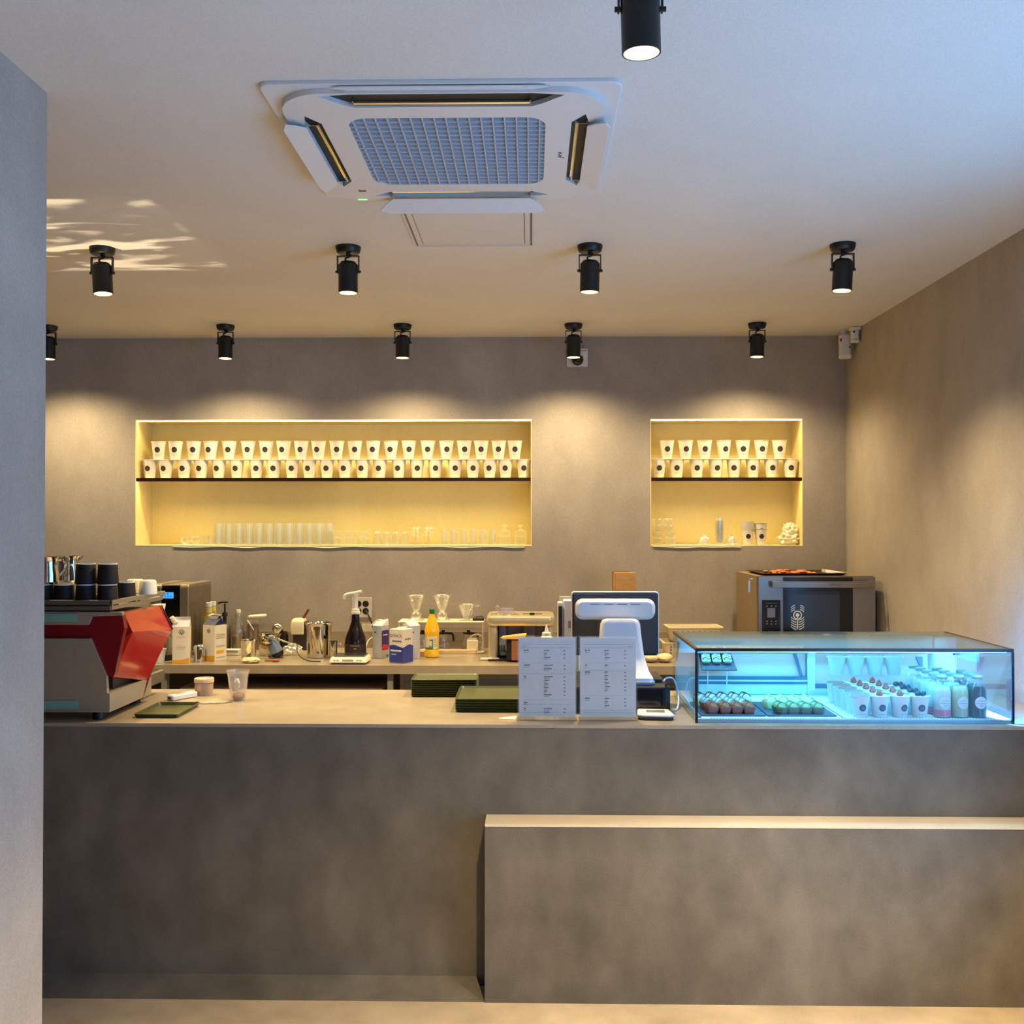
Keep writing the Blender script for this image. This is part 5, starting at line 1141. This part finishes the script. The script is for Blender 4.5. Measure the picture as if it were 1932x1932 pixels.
for q, (px_, lab) in enumerate(((1228, 'rolled cream towel nearer the till on the back counter'), (1254, 'rolled cream towel nearer the glass case on the back counter'))):
    x_ = atY(px_, 1240, 5.62).x; o = MB().ball((0, 0, .024), (.044, .055, .024), 20, 12, .12, 3, q).build('rolled_towel', mat('towel_cream2', (216, 196, 160), .85), loc=(x_, 5.62, ZB)); tag(o, lab, 'towel', 'rolled towels')
# oven
yo = 5.62; xa = atY(1429, 1150, yo).x; xb5 = atY(1651, 1150, yo).x; w = xb5-xa; zt = atY(1500, 1087, yo).z-ZB; do = .57
t = thing('convection_oven', 'stainless convection oven with dark glass door on the back counter', 'oven', (xa, yo, ZB))
OV = mat('oven_steel', (150, 146, 146), .3, .85); NV = mat('oven_glass_dark', (10, 14, 34), .08)
MB().box(0, w, .02, do, .02, zt).build('oven_body', mat('oven_side', (160, 138, 108), .4, .5), t, smooth=0)
for x in (.04, w-.04):
    for y in (.06, do-.06): MB().cyl((x, y, 0), (x, y, .02), .018).build('foot', BLACK, t)
MB().box(.006, w, -.006, .02, .03, zt-.004).build('front_frame', OV, t, smooth=0)
def ox(px): return atY(px, 1150, yo).x-xa
def oz(py): return atY(1500, py, yo).z-ZB
MB().box(ox(1477), ox(1608), -.012, -.006, .06, oz(1089)).build('glass_door', NV, t, smooth=0)
MB().box(ox(1495), ox(1583), -.0135, -.012, .09, oz(1115)).build('inner_window', mat('oven_window', (46, 58, 84), .15), t, smooth=0)
m = MB(); m.rbox(ox(1453), ox(1641), -.055, -.040, oz(1108), oz(1096), .003, .002); h_ = m.build('door_handle', OV, t)
for px_ in (1456, 1634): MB().box(ox(px_), ox(px_)+.012, -.04, -.006, oz(1107), oz(1098)).build('handle_bracket', BLACK, t, smooth=0)
text('handle_letters', 'UNOX', .022, mat('letter_blue_grey', (70, 76, 100), .4), t, (ox(1570), -.0552, oz(1102)))
MB().box(ox(1437), ox(1472), -.0075, -.0058, .05, oz(1132)).build('control_panel', NV, t, smooth=0)
MB().box(ox(1447), ox(1462), -.0085, -.0074, oz(1165), oz(1147)).build('display', mat('oven_display', (110, 116, 150), .3), t, smooth=0)
m = MB()
for q in range(3):
    for z_ in (1143.5, 1172, 1177): m.box(ox(1445)+q*.024, ox(1445)+q*.024+.008, -.0082, -.0074, oz(z_+1), oz(z_-1))
for q in range(6): m.box(ox(1444)+q*.011, ox(1444)+q*.011+.008, -.0082, -.0074, oz(1138.6), oz(1137.6))
m.build('button_marks', mat('mark_pale_blue', (110, 120, 160), .5), t, smooth=0)
# fan grille seen through the glass
m = MB(); m.face_front(ox(1503.5), -.0135, oz(1160)); m.prism(circ(0, 0, .010, 16), 0, .001); m.plate(circ(0, 0, .024, 24), [circ(0, 0, .0185, 24)], 0, .001)
m.box(-.0025, .0025, -.075, -.010, 0, .001)
for q in range(5):
    for sx in (-1, 1):
        a = [(sx*(.006+.03*u), -.028-q*.013+.016*u*u) for u in (0, .25, .5, .75, 1)]
        m.add([(x, y, .0005) for x, y in a]+[(x, y+.0045, .0005) for x, y in a[::-1]], [tuple(range(10))])
for q in range(3):
    for sx in (-1, 1):
        a = [(sx*(.014+.022*u), .026+q*.012-.012*u*u) for u in (0, .25, .5, .75, 1)]
        m.add([(x, y, .0005) for x, y in a]+[(x, y+.0045, .0005) for x, y in a[::-1]], [tuple(range(10))])
m.build('fan_guard', mat('guard_pale', (226, 240, 246), .4), t, smooth=0)
m = MB(); m.tube([(ox(1422)+0, .03, oz(1093)), (ox(1416), .03, oz(1093)), (ox(1416), .03, oz(1112))], .003, 6, 1); m.box(ox(1416)-.006, ox(1416)+.004, .026, .034, oz(1118), oz(1096)); m.build('latch', STL, t)
t = thing('oven_tray', 'thin dark baking tray lying on top of the oven', 'tray', (xa+.27, yo+.26, ZB+zt)); MB().loft([[(x, y, z) for x, y in rrect(-a, a, -b, b, .01, 3)] for z, a, b in ((.001, .21, .20), (.012, .235, .22), (.0125, .232, .217), (.003, .207, .197))]).build('tray_body', mat('tray_brown', (60, 44, 34), .4, .5), t)
PR = mat('orange_peel', (222, 116, 60), .7)
for q in range(46):
    x_ = random.uniform(-.15, .08); y_ = random.uniform(-.15, .12); r_ = random.uniform(.009, .016)
    if q == 0: o = MB().ball((0, 0, 0), (.016, .011, .006), 10, 7, .4, 3, 3).build('dried_shrimp', PR); tag(o, 'dried orange crumb piece scattered on the oven tray', 'food piece', 'orange crumbs on the oven tray'); o.location = (xa+.27+x_, yo+.26+y_, ZB+zt+.010); o.name = 'orange_crumb'; p_ = o
    else: c_ = dup(p_, (xa+.27+x_, yo+.26+y_, ZB+zt+.010+(.006 if q % 3 == 0 else 0)), random.uniform(0, 6)); k_ = r_/.013; c_.scale = (k_, k_, k_)
t = thing('parchment_strip', 'folded white parchment strip at the right of the oven tray', 'paper', (xa+.46, yo+.2, ZB+zt+.013)); MB().loft([[(-.05, -.08, .0), (.06, -.06, 0), (.06, .02, .001), (-.05, .02, .001)], [(-.05, -.05, .018), (.02, -.04, .008), (.02, .01, .008), (-.05, .01, .018)]]).build('paper_body', PAPER, t, smooth=0)
# ================================================================ GLASS DISPLAY CASE
XC0, XC1, YK0, YK1 = .5755, 1.680, 3.61, 4.19; ZK = 1.1655
t = thing('display_case', 'lit glass refrigerated display case on the right end of the counter', 'display case', (XC0, YK0, ZC+.0003))
w = XC1-XC0; d = YK1-YK0; h = ZK-ZC
CG = glassy('case_glass', (200, 225, 240), .006, .0, .01, .12); CGT = glassy('case_top_glass', (150, 175, 190), .10, .10, .03, .5, tint=(190, 215, 215))
CGS = glassy('case_side_glass', (150, 205, 235), .10, .0, .01, .3, tint=(225, 240, 250)); KW = mat('case_white', (226, 232, 236), .4); KE = mat('case_black_edge', (12, 16, 26), .2); KR = mat('case_rail', (84, 118, 150), .35, .3)
MB().box(.004, w-.004, 0, .005, .006, h-.006).build('front_glass', CG, t, smooth=0)
MB().box(0, .005, .005, d, .006, h-.006).build('side_glass', CGS, t, smooth=0)
MB().box(w-.005, w, .005, d, .006, h-.006).build('side_glass', CGS, t, smooth=0)
MB().box(0, w, 0, d, h-.006, h).build('top_glass', CGT, t, smooth=0)
m = MB(); m.box(-.001, w+.001, -.002, .010, h-.011, h+.001); m.build('front_top_edge', KE, t, smooth=0)
m = MB(); m.box(-.002, .0065, -.002, .006, 0, h-.011); m.build('corner_post', KE, t, smooth=0)
m = MB(); m.box(w-.0065, w+.002, -.002, .006, 0, h-.011); m.build('corner_post', KE, t, smooth=0)
m = MB(); m.box(-.001, .010, .010, d, h-.008, h+.001); m.build('left_top_edge', KE, t, smooth=0)
m = MB(); m.box(w-.010, w+.001, .010, d, h-.008, h+.001); m.build('right_top_edge', KE, t, smooth=0)
# floor deck with a perforated front strip
MB().box(.006, w-.006, .012, d, 0, .014).build('case_floor', KW, t, smooth=0)
m = MB(); m.box(.006, w-.006, .005, .012, 0, .012); m.build('front_sill', mat('sill_blue_grey', (150, 165, 185), .3, .3), t, smooth=0)
m = MB()
for i in range(96): m.box(.055+i*.0104, .0592+i*.0104, .0135, .022, .0139, .0144)
o = m.build('perforated_strip', mat('perforation', (40, 70, 100), .5), t, smooth=0)
MB().box(.006, .022, .02, d-.02, .014, .020).build('side_rail', KR, t, smooth=0)
MB().box(.52, .523, .03, d-.03, .014, .0165).build('floor_divider', KR, t, smooth=0)
# rear wall: frame with two sliding windows
yr = 4.13
def cx(px): return atY(px, 1270, yr).x-XC0
def cz(py): return atY(1500, py, yr).z-ZC
YRL = yr-YK0
FR = bpy.data.materials.new('frosted_door'); FR.use_nodes = True; nt = FR.node_tree; nt.nodes.clear()
o_, d_, t_, x_ = [nt.nodes.new('ShaderNode'+q) for q in ('OutputMaterial', 'BsdfDiffuse', 'BsdfTranslucent', 'MixShader')]
for q in (d_, t_): q.inputs[0].default_value = (.85, .9, .92, 1)
x_.inputs[0].default_value = .4; nt.links.new(d_.outputs[0], x_.inputs[1]); nt.links.new(t_.outputs[0], x_.inputs[2]); nt.links.new(x_.outputs[0], o_.inputs[0])
MB().box(.005, w-.005, YRL+.02, YRL+.024, .014, h-.008).build('rear_sliding_doors', FR, t, smooth=0)
MB().box(.005, w-.005, YRL-.02, YRL+.02, cz(1231), h-.008).build('rear_top_rail', KW, t, smooth=0)
m = MB(); m.box(cx(1523), cx(1537), YRL-.006, YRL+.02, cz(1319), cz(1231)); m.build('door_post', KW, t, smooth=0)
m = MB(); m.box(cx(1318), cx(1523), YRL, YRL+.02, cz(1283), cz(1277)); m.build('sliding_door_rail', KR, t, smooth=0)
m = MB(); m.box(cx(1318), cx(1523), YRL-.004, YRL+.02, cz(1291), cz(1286)); m.build('sliding_door_rail', KR, t, smooth=0)
m = MB(); m.box(cx(1318), cx(1523), YRL-.002, YRL+.02, cz(1286), cz(1283)); m.box(cx(1318), cx(1523), YRL, YRL+.02, cz(1310), cz(1291)); m.build('door_lower_panel', KW, t, smooth=0)
m = MB(); m.box(cx(1537), cx(1740), YRL, YRL+.02, cz(1299), cz(1291)); m.build('sliding_door_rail', KR, t, smooth=0)
m = MB(); m.box(cx(1537), cx(1740), YRL+.002, YRL+.02, cz(1316), cz(1299)); m.build('door_lower_panel', KW, t, smooth=0)
for a in (1313, 1319): m = MB(); m.box(.02, cx(1740), YRL-.008-.008*(a == 1319), YRL, cz(a)-.002, cz(a)); m.build('floor_track', KR, t, smooth=0)
m = MB(); m.face_front(0, YRL+.018, 0); m.prism([(cx(1498), cz(1232)), (cx(1503), cz(1232)), (cx(1516), cz(1276)), (cx(1511), cz(1276))], 0, .012); m.build('door_strut', KR, t, smooth=0)
m = MB(); m.face_front(0, YRL+.018, 0); m.prism([(cx(1730), cz(1240)), (cx(1742), cz(1240)), (cx(1742), cz(1268))], 0, .012); m.build('door_strut', KR, t, smooth=0)
m = MB(); m.box(cx(1522), cx(1525), YRL+.004, YRL+.02, cz(1291), cz(1231)); m.build('door_frame', KR, t, smooth=0)
MB().box(cx(1756), cx(1797), YRL-.04, YRL+.018, .014, h-.010).build('evaporator_box', KW, t, smooth=0)
m = MB(); m.box(cx(1537), cx(1745), YRL-.0215, YRL-.020, cz(1232), cz(1230)); m.build('frame_line', KR, t, smooth=0)
m = MB(); m.box(cx(1318), cx(1523), YRL-.0215, YRL-.020, cz(1232), cz(1230)); m.build('frame_line', KR, t, smooth=0)
m = MB(); m.box(cx(1316), cx(1318), YRL-.004, YRL+.018, cz(1310), cz(1231)); m.build('door_frame', KR, t, smooth=0)
m = MB(); m.box(cx(1556), cx(1706), YRL-.095, YRL-.024, cz(1268)-.004, cz(1268)); m.build('added_shelf', CG, t, smooth=0)  # shelf added to carry the cups put in for reflections
# small white tag plate hanging inside at the right
m = MB(); m.face_front(0, YRL-.045, 0); m.prism([(cx(1797), cz(1226)), (cx(1838), cz(1226)), (cx(1838), cz(1243)), (cx(1832), cz(1246)), (cx(1798), cz(1237))], 0, .003); m.build('hanging_plate', KW, t, smooth=0)
m = MB(); m.ball((cx(1791), YRL-.049, cz(1231)), (.006, .002, .004), 10, 6); [m.cyl((cx(1795)+q*.007, YRL-.0485, cz(1232)), (cx(1795)+q*.007+.006, YRL-.0485, cz(1228)+q % 2*.004), .0008, seg=5) for q in range(7)]; m.build('plate_scribble', KE, t)
m = MB(); m.face_side(.006, 0, 0); m.prism([(d-.14, h-.03), (d-.03, h-.03), (d-.03, h-.12), (d-.09, h-.09)], 0, .003); m.build('notice_card', mat('notice_blue_grey', (120, 140, 165), .5), t, smooth=0)
# LED tubes along the inner top edge and the rear
LEDC = mat('cold_led', (190, 240, 255), .4, emit=50, ecol=(84, 196, 255))
MB().box(.02, w-.02, .0102, .018, h-.013, h-.0065).build('led_tube', LEDC, t, smooth=0)
area('added_wall_glow', (XC1-.05, YK0+.025, ZC+.13), (radians(90), 0, radians(-62)), .008, .20, (.14, .46, 1), 12, 175)  # added light without a fitting, throws a blue glow on the right wall
l = area('case_led_light', (XC0+w/2, YK0+.022, ZK-.018), (radians(28), 0, 0), w-.06, .012, (.06, .60, 1), CASE_W, 170)
l2 = area('case_led_light_rear', (XC0+w/2, YK0+.45, ZK-.012), (0, 0, 0), w-.1, .03, (.06, .60, 1), CASE_W*.7, 175)
ZF = ZC+.0145
# slate trays with little cakes
SL = mat('slate_blue', (52, 66, 92), .5, bump=.3)
def slate(x0, x1, y0, y1, lab):
    t = thing('slate_board', lab, 'slate board', ((x0+x1)/2, (y0+y1)/2, ZF), group=None); MB().rbox(-(x1-x0)/2, (x1-x0)/2, -(y1-y0)/2, (y1-y0)/2, 0, .006, .003, .001).build('board', SL, t); return t
ys0 = 3.655; ys1 = 3.93
slate(atY(1330, 1360, ys0).x-.012, atY(1446, 1360, ys0).x, ys0, ys1, 'left slate board under the brown and white cakes in the case')
slate(atY(1449, 1360, ys0).x, atY(1579, 1360, ys0).x, ys0, ys1, 'right slate board under the green and yellow cakes in the case')
def cake(base, topc, pat, wide=.030, l=.058, hh=.026):
    def f(name, lab, cat, grp):
        t = thing(name, lab, cat, group=grp)
        MB().loft([[(x, y, z) for x, y in rrect(-a, a, -b, b, .006, 3)] for z, a, b in ((0, wide*.72, l*.42), (hh*.6, wide*.95, l*.5), (hh*.75, wide*.9, l*.48))]).build('cake_body', base, t)
        m = MB(); m.ball((0, 0, hh*.72), (wide*.93, l*.49, hh*.5), 18, 10, .12, 4, 3); m.build('icing', topc, t)
        if pat:
            m = MB()
            for q in range(4):
                y = -l*.34+q*l*.22; m.tube([(-wide*.8, y, hh*.90), (-wide*.2, y+.006, hh*1.22), (wide*.3, y-.004, hh*1.2), (wide*.8, y+.004, hh*.92)], .0016, 5, 3)
            m.build('drizzle', pat, t)
        return t
    return f
BR = mat('cake_brown', (168, 92, 66), .7); CHO = mat('cake_choc', (130, 72, 60), .6); WI = mat('icing_white', (226, 226, 228), .5); YE = mat('cake_yellow', (224, 206, 150), .7); GRN = mat('icing_green', (150, 158, 118), .6); DKG = mat('cake_dark_green', (84, 84, 58), .7); BLI = mat('icing_blue_white', (196, 208, 216), .5); DR = mat('drizzle_dark', (70, 60, 66), .5)
def row(y, pxs, fn, labf, grp, name, rz=.12, z=ZF+.0065):
    n = len(pxs); put(fn, [((atY(px, 1340, y).x, y, z), labf % nth(i, n), rz) for i, px in enumerate(pxs)], grp, 'cake', name)
sc_ = .028
row(3.695, [1342, 1365.5, 1388, 1410.5], cake(CHO, BR, mat('choc_peel', (146, 104, 86), .6), .0235, .056, .034), 'brown chocolate cake, %s of the front row, left board', 'brown chocolate cakes', 'chocolate_cake')
row(3.765, [1333, 1354, 1376, 1397], cake(CHO, BLI, mat('icing_grey_blue', (120, 136, 156), .5), .022, .060, .036), 'bluish iced cake, %s of the middle row, left board', 'bluish iced cakes', 'iced_cake')  # grey-blue drizzle lines over the pale icing
row(3.845, [1320, 1341, 1362.5, 1384, 1405], cake(YE, WI, DR, .022, .056, .038), 'yellow cake with drizzle, %s of the rear row, left board', 'drizzled yellow cakes', 'drizzled_cake')
row(3.695, [1471.5, 1494, 1517, 1540.5], cake(DKG, GRN, mat('icing_green_dark', (96, 130, 84), .6), .0235, .058, .032), 'green iced cake, %s of the front row, right board', 'green iced cakes', 'green_cake')
row(3.80, [1452, 1475, 1498, 1521], cake(YE, WI, mat('cream_yellow', (214, 196, 120), .5), .022, .056, .036), 'pale cream cake, %s of the rear row, right board', 'pale cream cakes', 'cream_cake')
# added board, prop and cakes in place of a reflection in the rear doors
t = thing('reflection_board', 'added tilted blue board in place of a reflection at the back left of the case', 'slate board', (atY(1356, 1260, 4.07).x, 4.07, ZC+cz(1262)))
TL = radians(35)
m = MB(); m.at(0, 0, 0, rx=TL); m.prism([(-.068, -.0), (.072, -.0), (.062, .11), (-.066, .11)], 0, .005, .001); m.build('board', SL, t)
m = MB(); m.box(-.04, -.036, .03, .034, -(cz(1262)-.014), .03); m.box(.036, .04, .03, .034, -(cz(1262)-.014), .03); m.build('prop', KW, t, smooth=0)
f = cake(YE, WI, DR, .019, .062, .020); p_ = None; ct = t.location
for q in range(3):
    lab = 'added stand-in for reflected cake, %s of the three on the tilted slate board' % ('leftmost', 'middle', 'rightmost')[q]
    v = Vector((-.045+q*.042, .062, .0055)); v = Matrix.Rotation(TL, 4, 'X') @ v
    if p_ is None: p_ = f('drizzled_cake', lab, 'cake', 'stand-ins for reflected cakes on the tilted board'); c_ = p_
    else: c_ = dup(p_, label=lab)
    c_.location = ct+v; c_.rotation_euler = (TL, 0, 0)
# dessert cups, four columns of five
LOGN = mat('logo_navy', (30, 42, 74), .5); LOGL2 = mat('logo_pale_line', (150, 170, 200), .5); CUPW = mat('dessert_cup_white', (216, 222, 228), .5)
CRM = mat('cream_filling', (236, 232, 224), .6); TIR = mat('cocoa_top', (140, 112, 112), .8); STB = mat('strawberry', (176, 62, 54), .45); BLB = mat('blueberry', (30, 40, 66), .4)
def dcup(kind):
    def f(name, lab, cat, grp):
        t = thing(name, lab, cat, group=grp); MB().lathe(cup_prof(.0335, .0235, .076), seg=26).build('cup_body', CUPW, t)
        rf = lambda z: .0235+.010*z/.076
        logo(t, rf, .035, .0125, LOGN, LOGL2, line=True)
        MB().lathe([(0, .0745), (.031, .0735), (.031, .072), (0, .072)], seg=20).build('filling', TIR if kind == 0 else CRM, t)
        if kind == 0: MB().lathe([(0, .0795), (.034, .0775), (.0345, .0762), (.0, .0762)], seg=26).build('cocoa_disc', TIR, t)
        elif kind in (1, 2): MB().lathe([(0, .098), (.004, .096), (.010, .086), (.0125, .078), (.009, .074), (0, .0745)], seg=14).build('strawberry', STB, t)
        else:
            for a, b in ((-.010, -.004), (.008, -.007), (0, .009), (.016, .006)): MB().ball((a, b, .082), .0085, 12, 8).build('blueberry', BLB, t)
        return t
    return f
kinds = ['cocoa topped', 'strawberry topped', 'strawberry topped', 'blueberry topped']
names = ['cocoa_dessert_cup', 'strawberry_dessert_cup', 'strawberry_dessert_cup', 'blueberry_dessert_cup']
colpx = [1623, 1659.5, 1698, 1735]; rows_n = [5, 5, 5, 4]
for c_ in range(4):
    X0 = atY(colpx[c_], 1340, 3.665).x; lst = []
    for r_ in range(rows_n[c_]):
        y = 3.665+r_*.0735
        rw = 'frontmost' if r_ == 0 else 'rearmost' if r_ == rows_n[c_]-1 else ORD[r_]+' from the front'
        pos = ['in the column nearest the cakes', 'in the left strawberry column', 'in the right strawberry column', 'in the column nearest the bottles'][c_]
        lst.append(((X0, y, ZF), '%s white dessert cup, %s %s' % (kinds[c_], rw, pos), (0, 0, .25, 0)[c_]+random.uniform(-.08, .08)))
    put(dcup(c_), lst, kinds[c_]+' dessert cups, column %s' % ('one', 'two', 'three', 'four')[c_], 'dessert cup', names[c_])
# bottles, three columns
def bprof(): return [(0, 0), (.027, 0), (.0305, .004), (.0305, .090), (.0285, .105), (.019, .122), (.0165, .128), (.0165, .136)]
LABW = mat('round_label_white', (214, 222, 230), .5); LABI = mat('label_ink_grey', (96, 104, 120), .5); CAPG = mat('bottle_cap_grey', (150, 160, 168), .3, .4)
def milk(liq, pink=None, lvl=.108, lab_m=LABW, rf_=.0306):
    def f(name, lab, cat, grp):
        t = thing(name, lab, cat, group=grp)
        MB().lathe(bprof(), seg=26).build('bottle_glass', glassy('case_bottle_glass', (230, 236, 240), .015, .03, .03, .25), t)
        MB().lathe([(0, .003), (.0265, .003), (.0292, .007), (.0292, .090), (.0272, .104), (.0235, lvl+.003), (0, lvl+.003)], seg=24).build('drink', liq, t)
        MB().lathe([(0, .135), (.0185, .135), (.0195, .138), (.0195, .144), (.017, .147), (0, .1475)], seg=24).build('cap', CAPG, t)
        rf = lambda z: .0306
        m = MB(); m.patch(rf, .055, .0215, .10); lo = m.build('round_label', lab_m, t)
        m = MB(); pk = [(-.015, .0), (-.009, .0055), (-.004, .002), (.003, .008), (.008, .003), (.011, .005), (.016, .0)]
        for (u0, w0), (u1, w1) in zip(pk, pk[1:]):
            vs = []
            for u, w_ in ((u0, w0), (u1, w1), (u1, w1+.0012), (u0, w0+.0012)): a = .10+u/.0306; vs.append((.0318*sin(a), -.0318*cos(a), .055+w_+.001))
            m.add(vs, [(0, 1, 2, 3)])
        m.bent(rf, .055, -.018, .018, -.0035, -.0025, .10, .0012)
        for q in (-.004, .003, .010): m.bent(rf, .055, q, q+.0012, -.014, -.006, .10, .0012, 1, 1)
        m.build('mountain_print', LABI, lo)
        if pink:
            m = MB(); m.lathe([(.0294, .006), (.0296, .012), (.0296, .022), (.0294, .028)], seg=24); m.build('berry_layer', pink, t)
        return t
    return f
MILKW = mat('milk_white', (216, 214, 216), .4); PINK = mat('berry_pink', (226, 110, 140), .5); YEL = mat('pale_lemon_drink', (196, 196, 160), .35); BLK = mat('black_drink', (16, 18, 30), .2)
for c_, (px, nrow, liq, pink, nm, kd) in enumerate(((1777, 5, MILKW, PINK, 'strawberry_milk_bottle', 'pink based milk bottle with round label'), (1810, 4, YEL, None, 'lemon_drink_bottle', 'pale yellow drink bottle with round label'), (1844, 3, BLK, None, 'black_drink_bottle', 'black drink bottle with round label'))):
    X0 = atY(px, 1340, 3.665).x; lst = []
    for r_ in range(nrow):
        rw = 'frontmost' if r_ == 0 else 'rearmost' if r_ == nrow-1 else ORD[r_]+' from the front'
        lst.append(((X0, 3.665+r_*.066, ZF), '%s in the glass case, %s' % (kd, rw), random.uniform(-.1, .1)))
    put(milk(liq, pink), lst, kd.split(' with')[0]+'s', 'bottle', nm)

y = 4.068; zs = ZC+cz(1268)+.0008  # cups added in place of reflections at the rear of the case
def rear_cup(name, lab, cat, grp):
    t = thing(name, lab, cat, group=grp); MB().lathe(cup_prof(.0335, .0235, .070), seg=26).build('cup_body', CUPW, t); MB().lathe([(0, .0715), (.033, .0712), (.0335, .070), (0, .0698)], seg=26).build('lid_disc', TIR, t); return t
put(rear_cup, [((atY(px, 1260, y).x, y, zs), '%s stand-in for a reflected white cup on the added glass shelf' % w_, 0) for px, w_ in ((1578, 'leftmost'), (1614, 'second from left'), (1650, 'third from left'), (1686, 'rightmost'))], 'stand-ins for reflected cups on the rear glass shelf', 'dessert cup', 'reflection_cup')
